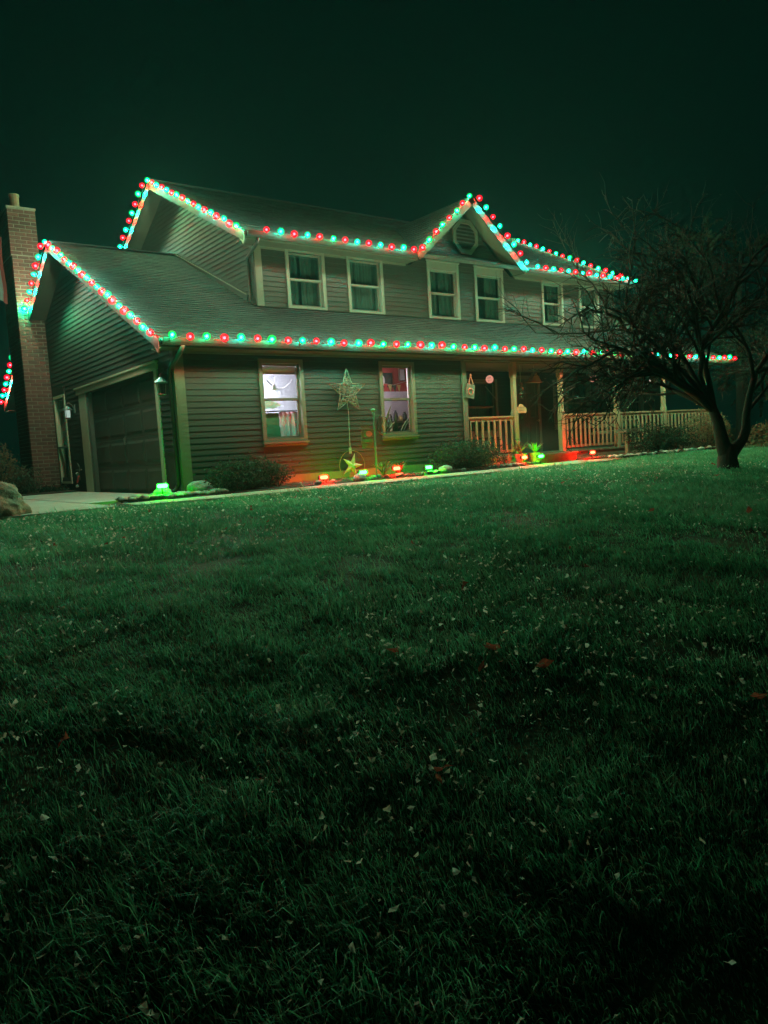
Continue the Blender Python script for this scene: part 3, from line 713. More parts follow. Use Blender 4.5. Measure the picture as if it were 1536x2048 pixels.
m = MB(); m.poly([(1.94, .30, 1.72), (2.06, .30, 1.72), (2.0, .30, 1.86)], (0, 1, 0), .01); m.tube([(2.0, .305, 1.86), (2.0, .305, 2.3)], .002, 4); o = m.build('hanging_ornament', 'paper'); tag(o, 'small white triangle ornament hung in the brightly lit window', 'ornament')
ch = empty('armchair', (2.05, .50, .2), 'dark armchair with arched back inside the lit window', 'chair')
m = MB(); m.poly([(-.36+.72*t, 0, .0 if t in (0, 1) else .66+.24*math.sin(math.pi*t)) for t in (0, .02, .1, .25, .4, .5, .6, .75, .9, .98, 1)], (0, 1, 0), .12); m.build('backrest', 'chair_fabric', ch)
m = MB(); m.box((-.34, .12, .15), (.34, .62, .42)); m.build('seat', 'chair_fabric', ch)
# window 2 contents
pb = empty('wall_banner', (5.48, 1.47, 2.04), 'dark banner with two round white emblems on the red wall', 'banner')
m = MB(); m.box((-.26, 0, -.15), (.20, .03, .17)); m.build('cloth', 'banner_dark', pb)
for k, (cx, mt) in enumerate(((-.10, 'paper'), (.09, 'sign_cream'))):
    m = MB(); m.poly([(cx+.085*math.cos(2*math.pi*j/18), -.004, .0+.12*math.sin(2*math.pi*j/18)) for j in range(18)], (0, 1, 0), .003); em = m.build('emblem', mt, pb)
    m = MB()
    if k == 0:
        m.poly([(cx-.03, -.008, .01), (cx+.03, -.008, .01), (cx+.03, -.008, .06), (cx, -.008, .08), (cx-.03, -.008, .06)], (0, 1, 0), .003); m.box((cx-.035, -.008, -.05), (cx+.035, -.005, -.03))
        m.build('mark', 'banner_red', em)
    else:
        for j in range(4): m.beam((cx-.05+j*.01, -.007, -.07+.03*j), (cx+.04+j*.006, -.007, -.04+.035*j), .004, .014, up=(0, 0, 1))
        m.build('mark', 'sign_green', em)
for k, (xa, za, mt, lab) in enumerate(((5.97, 2.17, 'room_wall', 'pale framed picture high on the red wall inside the second window'),)):
    pf = empty('picture', (xa, 1.47, za), lab, 'picture')
    m = MB(); m.box((-.085, 0, -.14), (.085, .03, .14)); m.build('frame', 'bench_wood', pf); m = MB(); m.box((-.065, -.006, -.12), (.065, -.001, .12)); m.build('print', mt, pf)
m = MB(); m.box((5.33, .48, .2), (5.38, .54, 2.41)); m.build('door_jamb_post', 'paper', house)
sbd = empty('sideboard', (5.35, 1.25, .2), 'dark sideboard with clutter on top inside the second window', 'sideboard')
m = MB(); m.box((-.6, -.18, 0), (.85, .2, .88)); m.build('cabinet', 'chair_fabric', sbd); m = MB(); m.box((-.63, -.2, .88), (.88, .2, .92)); m.build('top', 'bench_wood', sbd)
for k_, (xx_, hh_, mt_) in enumerate(((.0, .16, 'sign_cream'), (.16, .24, 'banner_dark'), (.30, .12, 'banner_gold'), (.42, .20, 'chair_fabric'), (.62, .27, 'banner_red'))):
    bo_ = empty('trinket', (5.35+xx_, 1.22, 1.12), ('cream jar on the sideboard seen through the second window', 'dark vase on the sideboard seen through the second window', 'short gold tin on the sideboard seen through the second window', 'black clock on the sideboard seen through the second window', 'tall red candle on the sideboard seen through the second window')[k_], 'trinket')
    m = MB(); m.lathe([(.04, 0), (.055, hh_*.3), (.05, hh_*.7), (.025, hh_*.9), (.03, hh_)], (0, 0, 0), n=10); m.build('body', mt_, bo_, smooth=True)
pn = empty('pennant_string', (5.05, 1.1, 1.95), 'string of gold, cream and red pennants inside the second window', 'bunting')
m = MB(); m.tube([(-.1, 0, .02), (.35, 0, -.05), (.9, 0, .08)], .005, 4); m.build('cord', 'rope', pn)
for k, mt in enumerate(('sign_cream', 'banner_red', 'banner_gold', 'sign_cream', 'banner_gold', 'banner_red', 'banner_gold')):
    x = .02+k*.122; m = MB(); zt = -.0-.05*math.sin(math.pi*k/6); m.poly([(x-.055, -.004, zt), (x+.055, -.004, zt), (x+.01, -.004, zt-.16)], (0, 1, 0), .004); m.build('pennant', mt, pn)
def fern(loc, n, ln, lab, seed, pot=True, mat='leaf_house', cat='plant', width=.03):
    rnd = random.Random(seed); p = empty('potted_plant', loc, lab, cat)
    if pot:
        m = MB(); m.lathe([(.09, 0), (.13, .2), (.14, .2), (.14, .23), (.11, .23)], (0, 0, 0), n=12); m.build('pot', 'terracotta', p)
    m = MB(); zb = .2 if pot else 0
    for k in range(n):
        az = rnd.uniform(0, 6.283); L_ = ln*rnd.uniform(.6, 1.1); bend = rnd.uniform(.3, 1.1); pv = None; tn = rnd.random()
        for i in range(6):
            t = i/5; r = L_*t*(.35+.5*bend*t); z = zb+L_*(t-.45*bend*t*t); w = width*math.sin(math.pi*(.12+.88*t))*.8+.002
            c = Vector((r*math.cos(az), r*math.sin(az), z)); s = Vector((-math.sin(az), math.cos(az), 0))*w
            if pv: m.face([pv[0], pv[1], tuple(c+s), tuple(c-s)], tn)
            pv = (tuple(c-s), tuple(c+s))
    m.build('fronds', mat, p, fix=False, tone=True); return p
fern((4.98, .60, .25), 46, 1.10, 'spiky indoor palm behind the lower sash of the second window', 4)
fern((4.55, .5, .35), 22, 1.0, 'yellow-green indoor plant at the near edge of the second window', 9, mat='ornamental_grass')

# ------------------------------------------------------------------ light strings
def bulb_meshes():
    out = {}
    for c in ('red', 'teal', 'emerald'):
        m = MB(); m.lathe([(.018, 0), (.056, .012), (.075, .050), (.062, .094), (.028, .120), (.004, .128)], (0, 0, 0), n=10); sh = m.mesh('bulb', 'shell_'+c, smooth=True)  # shell larger than a real bulb, its size stands in for bloom
        m = MB(); c0 = .030; q = [(c0, 0, .052), (0, c0, .052), (-c0, 0, .052), (0, -c0, .052), (0, 0, .052-c0*.95), (0, 0, .052+c0*1.15)]
        for a_ in range(4):
            m.face([q[a_], q[(a_+1) % 4], q[5]]); m.face([q[(a_+1) % 4], q[a_], q[4]])
        co = m.mesh('glowing_core', 'core_'+c, smooth=False)
        out[c] = (sh, co)
    return out
BULB = bulb_meshes()
def light_string(paths, label, first='green', spacing=.295):
    """paths: list of (p0, p1, outward direction of the bulbs)"""
    s = empty('light_string', paths[0][0], label, 'string lights', 'Christmas bulb strings on the house roof edges')
    org = Vector(paths[0][0]); wire = MB(); col = first; nb = 0
    for (p0, p1, dr_) in paths:
        p0, p1, dr_ = Vector(p0), Vector(p1), Vector(dr_).normalized(); L_ = (p1-p0).length; n = max(1, round(L_/spacing)); pts = []
        for k in range(n+1):
            t = k/n; p = p0.lerp(p1, t)-org
            pts.append(p+Vector((0, 0, -.004)))
            if k < n:
                q = p0.lerp(p1, (k+.5)/n)-org+Vector((0, 0, -.012)); pts.append(q)
            if k == n: continue
            p = p0.lerp(p1, (k+.5)/n)-org
            p = p+Vector((0, 0, random.uniform(-.014, .008))); d = (dr_+Vector((random.uniform(-.3, .3), random.uniform(-.25, .25), random.uniform(-.25, .2)))).normalized()
            wire.lathe([(.013, -.012), (.015, .006), (.013, .014)], p, d, 6)
            kc = col if col == 'red' else ('teal' if random.random() < .62 else 'emerald'); o = put('bulb', BULB[kc][0], s, p); o.rotation_mode = 'QUATERNION'; o.rotation_quaternion = d.to_track_quat('Z', 'Y')
            sc_ = random.uniform(.84, 1.1); o.scale = (sc_, sc_, sc_)
            put('glowing_core', BULB[kc][1], o)
            col = 'red' if col == 'green' else 'green'; nb += 1
        wire.tube(pts, .0035, 4)
    wire.build('wire', 'wire', s)
    return s
ge = -EO-.160
light_string([((-.40, ge, ZE-.012), (XR_LO, ge, ZE-.012), (0, -.75, .6))], 'long red and green bulb string along the lower front eave', 'green')
def rk(x, ya, za, yb, zb, sgn):   # rake path offset just above the board
    d = Vector((0, yb-ya, zb-za)).normalized(); n = Vector((0, -d.z, d.y)); n = n if n.z > 0 else -n
    off = n*.016
    return (Vector((x+sgn*.03, ya, za))+off, Vector((x+sgn*.03, yb, zb))+off, n*.45+Vector((sgn*.85, 0, 0)))
light_string([rk(-RO-.03, -EO, ZE, YP, ZP, -1), rk(-RO-.03, YP+.05, ZP, 7.66, zlow(7.66), -1), rk(-RO-.03, 8.95, zlow(8.95), 11.40, zlow(11.40), -1)], 'red and green bulb string on the garage gable passing the brick chimney', 'red')
light_string([rk(XU-RO-.03, YU-EO, ZU, YQ, ZQ, -1), rk(XU-RO-.03, YQ+.05, ZQ, 8.5, zup(8.5), -1)], 'red and green bulb string around the tall upper side gable', 'green')
light_string([((XU-RO+.22, YU-EO-.138, ZU-.008), (GL-.05, YU-EO-.138, ZU-.008), (0, -.75, .6))], 'red and green bulb string on upper eave over the two curtained windows', 'red')
def rk2(xa, za, xb, zb):
    d = Vector((xb-xa, 0, zb-za)).normalized(); n = Vector((-d.z, 0, d.x)); n = n if n.z > 0 else -n
    return (Vector((xa, YF-.075, za))+n*.016, Vector((xb, YF-.075, zb))+n*.016, n*.55+Vector((0, -.75, 0)))
light_string([rk2(GL, ZU, GC, ZG), rk2(GC+.02, ZG, GR, ZU)], 'red and green bulb string outlining the pointed dormer with octagon vent', 'red')
light_string([((GR+.12, YU-EO-.138, ZU-.008), (XR_UP, YU-EO-.138, ZU-.008), (0, -.75, .6))], 'red and green bulb string on the upper eave beside the tree', 'green')
light_string([rk(XR_UP+.03, YQ, ZQ, YU-EO+.1, ZU+.05, .3)], 'distant bulb string sloping down behind the dormer to the far eave', 'green')

# ------------------------------------------------------------------ flood lamps on stakes
FL = [(-.69, -.80, .18, 'green', 'green flood lamp on the stones beside the garage corner'),
      (2.23, -.80, .10, 'red', 'red flood lamp below the window, between dark bush and fallen star'),
      (3.08, -.80, .13, 'green', 'green flood lamp in front of the small star in a hoop'),
      (3.86, -.80, .15, 'red', 'red flood lamp beneath the second lit window'),
      (4.65, -.80, .12, 'green', 'green flood lamp at the foot of the twiggy bush by the porch'),
      (7.37, -.80, .16, 'red', 'red flood lamp by the porch post left of the step'),
      (8.01, -.70, .15, 'green', 'green flood lamp among the plants at the porch step'),
      (9.80, -.72, .14, 'red', 'red flood lamp in front of the porch railing')]
for (x, y, z, c, lab) in FL:
    f = empty('flood_lamp', (x, y, 0), lab, 'lamp', 'flood lamps along the planting bed')
    m = MB(); prof = []
    w, h = .088, .032
    pts = []
    for j in range(20):
        a = 2*math.pi*j/20; cx = w-h if math.cos(a) > 0 else -(w-h); pts.append((cx+h*math.cos(a), h*math.sin(a)))
    # case: a cup behind and below the lens, lens: capsule that shows over its rim
    m.tube([(0, .0, -.06), (0, .0, z-.05)], .011, 8); m.tube([(0, 0, z-.05), (0, .02, z-.02)], .016, 8); m.build('stake', 'flood_case', f)
    m = MB()
    for j in range(20):
        a, b = pts[j], pts[(j+1) % 20]; s2 = 1.13
        m.hexa([(a[0], -.028, z+a[1]), (b[0], -.028, z+b[1]), (b[0]*s2, -.028, z+b[1]*s2), (a[0]*s2, -.028, z+a[1]*s2), (a[0], .028, z+a[1]), (b[0], .028, z+b[1]), (b[0]*s2, .028, z+b[1]*s2), (a[0]*s2, .028, z+a[1]*s2)])
    m.build('case', 'flood_case', f)
    m = MB(); base = [Vector((p[0]*.98, 0, z+p[1]*.98)) for p in pts]
    rings = [[(p[0]*k*.98, yy, z+p[1]*k*.98) for p in pts] for (k, yy) in ((.45, -.052), (.85, -.040), (1., -.018), (1., .018), (.85, .044), (.45, .056))]
    i0 = len(m.v)
    for rg in rings: m.v += rg
    for r_ in range(len(rings)-1):
        for j in range(20): m.f.append((i0+r_*20+j, i0+r_*20+(j+1) % 20, i0+(r_+1)*20+(j+1) % 20, i0+(r_+1)*20+j)); m.tone.append(0)
    m.f.append(tuple(i0+j for j in range(20))); m.f.append(tuple(i0+100+j for j in reversed(range(20)))); m.tone += [0, 0]
    m.build('lens', 'flood_'+c, f, smooth=True)

# ------------------------------------------------------------------ ornaments on the front wall
def star_pts(r, ri, rot=90): return [((r if k % 2 == 0 else ri)*math.cos(R(rot+36*k)), (r if k % 2 == 0 else ri)*math.sin(R(rot+36*k))) for k in range(10)]
st = empty('wicker_star', (3.36, -.09, 1.66), 'large woven wicker star hung on the wall between the windows', 'star')
SP = star_pts(.43, .178)
m = MB(); m.tube([(x, 0, z) for x, z in SP+SP[:1]], .012, 6); m.build('outline', 'wicker', st)
rnd = random.Random(3)
def in_star(x, z):
    c = False; n = 10
    for i in range(n):
        x0, z0 = SP[i]; x1, z1 = SP[(i+1) % n]
        if (z0 > z) != (z1 > z) and x < (x1-x0)*(z-z0)/(z1-z0)+x0: c = not c
    return c
m = MB(); cnt = 0
while cnt < 190:
    x, z = rnd.uniform(-.42, .42), rnd.uniform(-.36, .43); a = rnd.uniform(0, math.pi); l = rnd.uniform(.05, .11)
    x1, z1 = x+l*math.cos(a), z+l*math.sin(a)
    if in_star(x, z) and in_star(x1, z1):
        m.tube([(x, rnd.uniform(-.012, .012), z), ((x+x1)/2+.008, rnd.uniform(-.02, .0), (z+z1)/2), (x1, rnd.uniform(-.012, .012), z1)], .0055, 4); cnt += 1
m.build('weave', 'wicker', st)
cd = empty('power_cord', (3.36, -.05, 1.46), 'pale cord hanging from the wicker star down to a plug', 'cord')
m = MB(); m.tube([(.0, 0, 0), (.012, -.004, -.2), (.006, 0, -.5), (-.004, -.006, -.86)], .0065, 6); m.build('cable', 'cord_white', cd); m = MB(); m.box((-.024, -.02, -.98), (.016, .016, -.86)); m.build('plug', 'cord_white', cd)
ms = empty('star_in_hoop', (3.32, -.14, .25), 'small gold star in a thin rusty hoop leaning against the wall base', 'star')
P2 = star_pts(.25, .085, 72); i0 = 0
m = MB()
for k in range(10):
    a, b = P2[k], P2[(k+1) % 10]; m.face([(0, -.045, 0), (a[0], 0, a[1]), (b[0], 0, b[1])]); m.face([(0, .045, 0), (b[0], 0, b[1]), (a[0], 0, a[1])])
m.build('star', 'gold_star', ms)
m = MB(); m.tube([(.29*math.cos(t), 0, .29*math.sin(t)) for t in np.linspace(0, 2*math.pi, 41)], .007, 5, cap=False); m.build('hoop', 'rust', ms)
# garden post with welcome sign and hoop
gp = empty('sign_post', (3.63, -.5, 0), 'dark green garden post with finial in front of the second window', 'post')
m = MB(); m.lathe([(.020, -.05), (.020, 1.18), (.026, 1.19), (.03, 1.21), (.02, 1.23), (.05, 1.262), (.055, 1.275), (.012, 1.30)], (0, 0, 0), n=10); m.build('pole', 'sign_green', gp)
m = MB(); m.tube([(0, 0, 1.06), (-.30, 0, 1.06)], .007, 6); m.tube([(0, 0, 1.16), (.10, 0, 1.18), (.20, 0, 1.165)], .007, 6); m.build('bracket', 'dark_metal', gp)
ws = empty('welcome_sign', (3.46, -.5, .82), 'small hanging Welcome sign with two picture panels on the garden post', 'sign')
m = MB(); m.box((-.14, -.006, .12), (.14, .006, .17)); m.build('header', 'sign_cream', ws)
cu_ = bpy.data.curves.new('lettering', 'FONT'); cu_.body = 'Welcome'; cu_.size = .105; cu_.align_x = 'CENTER'; cu_.extrude = .004; cu_.shear = .25; cu_.materials.append(MATS['dark_metal'])
to = bpy.data.objects.new('lettering', cu_); COL.objects.link(to); dg_ = bpy.context.evaluated_depsgraph_get(); tm_ = bpy.data.meshes.new_from_object(to.evaluated_get(dg_)); bpy.data.objects.remove(to); to = put('lettering', tm_, ws); to.location = (-.01, -.004, .245); to.rotation_euler = (R(90), 0, 0)
m = MB(); m.box((-.14, -.006, -.06), (.14, .006, .10)); p1 = m.build('picture_panel', 'sign_cream', ws)
m = MB(); m.poly([(.03+.075*math.cos(t), -.009, .01+.055*math.sin(t)) for t in np.linspace(0, 6.1, 14)], (0, 1, 0), .002); m.build('motif', 'sign_pink', p1)
m = MB(); m.poly([(-.10, -.009, -.03), (-.03, -.009, -.05), (-.04, -.009, .06), (-.09, -.009, .05)], (0, 1, 0), .002); m.build('motif', 'sign_green', p1)
m = MB(); m.box((-.14, -.006, -.26), (.14, .006, -.07)); p2 = m.build('picture_panel', 'sign_cream', ws)
m = MB(); m.box((-.12, -.009, -.15), (.12, -.0065, -.085)); m.build('motif', 'sign_green', p2)
m = MB(); m.poly([(.02+.10*math.cos(t), -.009, -.205+.035*math.sin(t)) for t in np.linspace(0, 6.1, 16)], (0, 1, 0), .002); m.build('motif', 'sign_cream', p2)
for sx in (-.11, .11):
    m = MB(); m.tube([(sx, 0, .17), (sx, 0, .24)], .003, 4); m.tube([(sx, 0, .10), (sx, 0, .12)], .003, 4); m.build('link', 'dark_metal', ws)
hr = empty('hanging_hoop', (3.845, -.5, .98), 'black ring hanging beside the post with a gold ornament inside', 'ornament')
m = MB(); ts = np.linspace(0, 2*math.pi, 33); m.tube([(.145*math.sin(t), 0, .165*math.cos(t)) for t in ts], [.010+.012*max(0, -math.cos(t)) for t in ts], 6, cap=False); m.tube([(0, 0, .165), (.0, 0, .185)], .004, 4); m.build('ring', 'dark_metal', hr)
m = MB(); m.tube([(0, 0, .15), (.01, 0, .05), (-.008, 0, .0), (.012, 0, -.06), (0, 0, -.15)], [.006, .02, .026, .024, .012], 6); m.build('charm', 'gold_star', hr)

# wall lanterns
def lantern(loc, lab, hook=True, sc_=1.0, lit=False):
    L_ = empty('wall_lantern', loc, lab, 'lantern'); m = MB()
    m.box((.0, -.05*sc_, -.09*sc_), (-.02, .05*sc_, .09*sc_)); m.build('back_plate', 'lantern_metal', L_)
    m = MB(); m.tube([(-.01, 0, 0), (-.06, 0, .09*sc_), (-.12*sc_, 0, .13*sc_), (-.17*sc_, 0, .10*sc_), (-.16*sc_, 0, .04*sc_)], .010, 6)
    if hook: m.tube([(-.06, 0, .09), (-.02, 0, .15), (-.05, 0, .2), (-.10, 0, .19), (-.09, 0, .15)], .008, 6)
    m.build('arm', 'lantern_metal', L_)
    m = MB(); x = -.16*sc_; m.lathe([(.02, .06*sc_), (.06*sc_, .03*sc_), (.115*sc_, -.02*sc_), (.115*sc_, -.03*sc_), (.03, -.028*sc_)], (x, 0, 0), n=8); m.build('cap', 'lantern_metal', L_)
    m = MB()
    for k in range(4):
        a = R(45+90*k); m.tube([(x+.075*sc_*math.cos(a), .075*sc_*math.sin(a), -.03*sc_), (x+.06*sc_*math.cos(a), .06*sc_*math.sin(a), -.20*sc_)], .006, 4)
    m.lathe([(.07*sc_, -.20*sc_), (.075*sc_, -.21*sc_), (.03*sc_, -.235*sc_)], (x, 0, 0), n=8); m.build('cage', 'lantern_metal', L_)
    m = MB(); m.lathe([(.055*sc_, -.035*sc_), (.05*sc_, -.19*sc_)], (x, 0, 0), n=10); m.build('glass', 'lantern_glow' if lit else 'pane', L_)
lantern((-.022, .16, 1.87), 'scrolled wall lantern between the garage door and the house corner', True, 1.05)
lantern((-.022, 5.86, 1.86), 'bell-shaped wall lantern between garage door and tall side window', False, 1.0, True)
hh = empty('garden_hose_tap', (-.03, 5.95, .25), 'red garden tool and tap low on the garage wall', 'tap')
m = MB(); m.tube([(-.05, -.1, .10), (-.05, .05, -.05)], .022, 6); m.build('handle', 'banner_red', hh); m = MB(); m.lathe([(.03, 0), (.045, .03), (.02, .06)], (-.05, -.02, .12), n=8); m.lathe([(.03, 0), (.04, .03), (.02, .06)], (-.05, .08, -.16), n=8); m.build('fitting', 'cord_white', hh)
m = MB(); m.tube([(-.02, 0, .38), (-.02, -.1, .3), (-.02, -.08, 0)], .01, 5); m.box((.0, -.25, .22), (-.05, .1, .25)); m.build('bracket', 'lantern_metal', hh)

# porch ornaments
pt = empty('hanging_picture', (6.62, -.06, 1.80), 'tilted cream picture of a wreath hung by red ribbon at the porch corner', 'picture')
m = MB(); a = R(-12); rot = lambda x, z: (x*math.cos(a)-z*math.sin(a), z*math.cos(a)+x*math.sin(a))
m.poly([(*(lambda q: (q[0], -.012, q[1]))(rot(x, z)),) for x, z in ((-.13, -.30), (.13, -.30), (.13, .0), (-.13, .0))], (0, 1, 0), .02); m.build('board', 'sign_cream', pt)
m = MB(); q0 = rot(0, -.16); ts = np.linspace(0, 6.283, 20); m.tube([(q0[0]+.07*math.cos(t), -.02, q0[1]+.065*math.sin(t)) for t in ts], .016, 5, cap=False); m.build('wreath_motif', 'ribbon', pt)
m = MB(); m.tube([(-.06, -.004, 0), (0, 0, .20), (.07, -.004, 0)], .012, 5); m.lathe([(.004, -.03), (.035, .0), (.004, .04)], (0, -.012, .19), n=6); m.build('ribbon', 'ribbon', pt)
m = MB(); m.box((6.78, .62, .2), (6.90, .72, 2.28)); m.build('porch_pilaster', 'porch_wood', house)
hp = empty('house_plaque', (8.62, .35, 1.17), 'orange wooden plaque with arched top hanging in the porch entry', 'plaque')
prof = [(-.18, 0), (.18, 0), (.18, .10), (.15, .135), (.09, .15), (.06, .19), (0, .215), (-.06, .19), (-.09, .15), (-.15, .135), (-.18, .10)]
m = MB(); m.poly([(x, 0, z) for x, z in prof], (0, 1, 0), .025); m.build('board', 'plaque_wood', hp)
for k in range(3):
    m = MB(); m.box((-.11+.02*k, -.005, .125-.035*k), (.11-.02*k, -.001, .137-.035*k)); m.build('lettering_line', 'bench_wood', hp)
m = MB(); m.tube([(-.12, .012, .15), (-.12, .012, 1.12)], .004, 4); m.tube([(.12, .012, .15), (.12, .012, 1.12)], .004, 4); m.build('chain', 'dark_metal', hp)
bf = empty('hanging_feeder', (9.06, .3, 1.88), 'triangular hanging bird feeder under the porch eave', 'feeder')
m = MB(); m.poly([(-.17, -.07, .02), (.17, -.07, .02), (0, -.07, .23)], (0, 1, 0), .14); m.build('roof', 'porch_wood', bf); m = MB(); m.box((-.22, -.1, 0), (.22, .1, .02)); m.build('tray', 'trim', bf); m = MB(); m.tube([(0, 0, .23), (0, 0, .41)], .003, 4); m.build('cord', 'rope', bf)
wc = empty('wind_chime', (8.58, .3, 1.98), 'pale shell wind chime hanging beside the porch post', 'wind chime')
for k, (dx, dz, r_) in enumerate(((0, -.14, .05), (.03, -.25, .055), (-.02, -.37, .04), (.01, -.46, .025))):
    m = MB(); m.lathe([(.006, -r_), (r_, -.2*r_), (r_*.7, .6*r_), (.006, r_)], (dx, 0, dz), n=8); m.build('shell', 'sign_cream', wc)
m = MB(); m.tube([(0, 0, .30), (0, 0, -.14), (.03, 0, -.25), (-.02, 0, -.37), (.01, 0, -.46)], .003, 4); m.build('cord', 'rope', wc)
for (x, y, z, r_, lab) in ((8.07, .8, 2.01, .085, 'round glowing lattice ornament hanging in the first porch bay'), (11.95, .8, 2.05, .095, 'pinkish glowing ornament hanging behind the railing of the second porch bay'), (16.1, .75, 1.98, .06, 'small glowing ornament seen through the tree at the porch end')):
    g_ = empty('glowing_ornament', (x, y, z), lab, 'ornament', 'lit ornaments hung from the porch ceiling')
    m = MB()
    for k in range(5):
        a = math.pi*k/5; m.tube([(r_*math.cos(a)*math.cos(t), r_*math.sin(a)*math.cos(t), r_*math.sin(t)) for t in np.linspace(0, 6.283, 13)], .009, 4, cap=False)
    m.tube([(r_*math.cos(t), r_*math.sin(t), 0) for t in np.linspace(0, 6.283, 13)], .009, 4, cap=False); m.build('lattice', 'ornament_glow', g_)
    m = MB(); m.tube([(0, 0, r_), (0, 0, 2.28-z)], .003, 4); m.build('cord', 'dark_metal', g_)
m = MB(); m.tube([(7.91, .8, 1.84), (8.28, .8, 1.51)], .012, 6); o = m.build('leaning_rod', 'trim_white'); tag(o, 'thin white rod hung aslant behind the first porch railing', 'rod')
sw = empty('porch_swing', (13.0, .85, .62), 'wooden porch swing hung from diagonal chains behind the railing', 'porch swing')
for k in range(4):
    m = MB(); m.box((-.75, -.22+k*.125, 0), (.75, -.115+k*.125, .025)); m.build('seat_slat', 'bench_wood', sw)
for k in range(3):
    m = MB(); m.box((-.75, .30, .12+k*.14), (.75, .325, .22+k*.14)); m.build('back_slat', 'bench_wood', sw)
m = MB()
for sx in (-1, 1): m.box((sx*.72-.03, -.24, -.06), (sx*.72+.03, .33, -.001)); m.tube([(sx*.72, -.2, 0), (sx*.72, -.2, .3), (sx*.72, .3, .3)], .025, 6)
m.build('arm_frame', 'bench_wood', sw)
m = MB(); A_, B_ = Vector((.40, -.05, .61)), Vector((2.10, -.05, 1.72)); 
for k in range(26):
    t = (k+.5)/26; p = A_.lerp(B_, t); d = (B_-A_).normalized()*.022
    m.tube([p-d, p+d], .013, 5)
m.build('chain', 'rope', sw); 
m = MB(); A_, B_ = Vector((-.40, -.05, .61)), Vector((-1.05, -.05, 1.66)); m.tube([A_, B_], .008, 5); m.build('chain', 'rope', sw)
bd = empty('bead_strand', (14.3, .78, 1.9), 'short slanting strand of white beads lit under the porch beam', 'beads')
m = MB()
for k in range(9):
    p = Vector((0, 0, 0)).lerp(Vector((.80, 0, .40)), (k+.2*random.random())/8.5); m.lathe([(.004, -.02), (.017, 0), (.004, .02)], p, n=6)
m.build('beads', 'bead_glow', bd)
bb = empty('bird_bath', (11.77, -.32, 0), 'wooden post with flat tray standing before the porch railing', 'bird table')
m = MB(); m.box((-.045, -.045, -.05), (.045, .045, .56)); m.build('post', 'porch_wood', bb); m = MB(); m.box((-.26, -.16, .56), (.26, .16, .60)); m.box((-.26, -.16, .60), (.26, -.145, .65)); m.box((-.26, .145, .60), (.26, .16, .65)); m.build('tray', 'bench_wood', bb)
sh_ = empty('shepherd_hook', (7.50, -.62, 0), 'thin black arched plant hook beside the porch post', 'hook')
m = MB(); m.tube([(0, 0, -.05), (0, 0, .38), (-.02, 0, .50), (-.09, 0, .56), (-.17, 0, .55)], .008, 6); m.build('rod', 'dark_metal', sh_)

# ------------------------------------------------------------------ planting
def bush(name, loc, rad, n, lab, mat='evergreen', seed=1, leaf=.03, stems=40, cat='bush', up=.0, squash=1.0, lumps=9):
    rnd = random.Random(seed); b = empty(name, loc, lab, cat); rx, ry, rz = rad
    cen = [(rnd.uniform(-.55, .55)*rx, rnd.uniform(-.55, .55)*ry, rz*rnd.uniform(.25, .62), rnd.uniform(.42, .72)) for _ in range(lumps)]
    m = MB(); tips = []
    for k in range(n):
        c = rnd.choice(cen)
        while True:
            d = Vector((rnd.uniform(-1, 1), rnd.uniform(-1, 1), rnd.uniform(-1, 1)))
            if .2 < d.length < 1: break
        d = d*(d.length**-.45)
        p = Vector((c[0]+d.x*rx*c[3], c[1]+d.y*ry*c[3], max(.01, c[2]+d.z*rz*c[3]*.8)))
        if rnd.random() < .16: p += Vector((d.x, d.y, abs(d.z)))*rnd.uniform(.03, .17)
        q = Vector((rnd.gauss(0, 1), rnd.gauss(0, 1), rnd.gauss(0, 1)+up)).normalized(); s = q.orthogonal().normalized(); s.rotate(Matrix.Rotation(rnd.uniform(0, 6.28), 3, q)); t_ = q.cross(s)
        l = leaf*rnd.uniform(.6, 1.35); w = l*.42
        m.face([p-t_*l, p+s*w, p+t_*l, p-s*w], rnd.random()**1.5)
        if k % max(1, n//stems) == 0: tips.append(p)
    m.build('foliage', mat, b, fix=False, tone=True)
    m = MB()
    for p in tips:
        r0 = Vector((p.x*.15, p.y*.15, 0)); mid = r0.lerp(p, .5)+Vector((rnd.uniform(-.05, .05), rnd.uniform(-.05, .05), .04)); m.tube([r0, mid, p*1.03], [.009, .006, .003], 4)
    m.build('stems', 'twig', b)
    return b
bush('low_bush', (.92, -.52, 0), (.90, .46, .52), 8000, 'dark rounded evergreen bush beneath the brightly lit window', seed=2, leaf=.024, stems=60)
bush('twiggy_bush', (5.95, -.50, 0), (1.15, .48, .58), 6500, 'loose twiggy bush at the corner where the porch begins', seed=3, leaf=.024, stems=120)
bush('porch_bush', (12.9, -.52, 0), (1.35, .42, .72), 7000, 'dark bush under the porch railing behind the tree', seed=4, leaf=.03, stems=60, mat='dark_leaf')
bush('porch_bush', (15.2, -.5, 0), (1.2, .42, .95), 4000, 'taller russet bush at the far end of the porch railing', seed=5, leaf=.035, mat='russet_leaf')
bush('russet_shrub', (-1.62, 6.75, 0), (.55, .5, 1.15), 4200, 'tall russet shrub between the boulder and the chimney', seed=6, leaf=.03, mat='russet_leaf', stems=60, lumps=12)
bush('olive_shrub', (-1.02, 6.75, 0), (.34, .4, .66), 2600, 'olive-green shrub at the foot of the chimney', seed=7, leaf=.026, mat='tree_leaf', stems=40)
bush('ground_ivy', (-.35, 6.9, 0), (.42, .35, .14), 900, 'low dark ivy clump along the brick chimney base', seed=8, leaf=.03, stems=12, cat='ivy', mat='dark_leaf')
fern((3.62, -.72, .01), 70, .34, 'tuft of fine ornamental grass lit green at the sign post', 11, pot=False, mat='ornamental_grass', cat='grass tuft', width=.006)
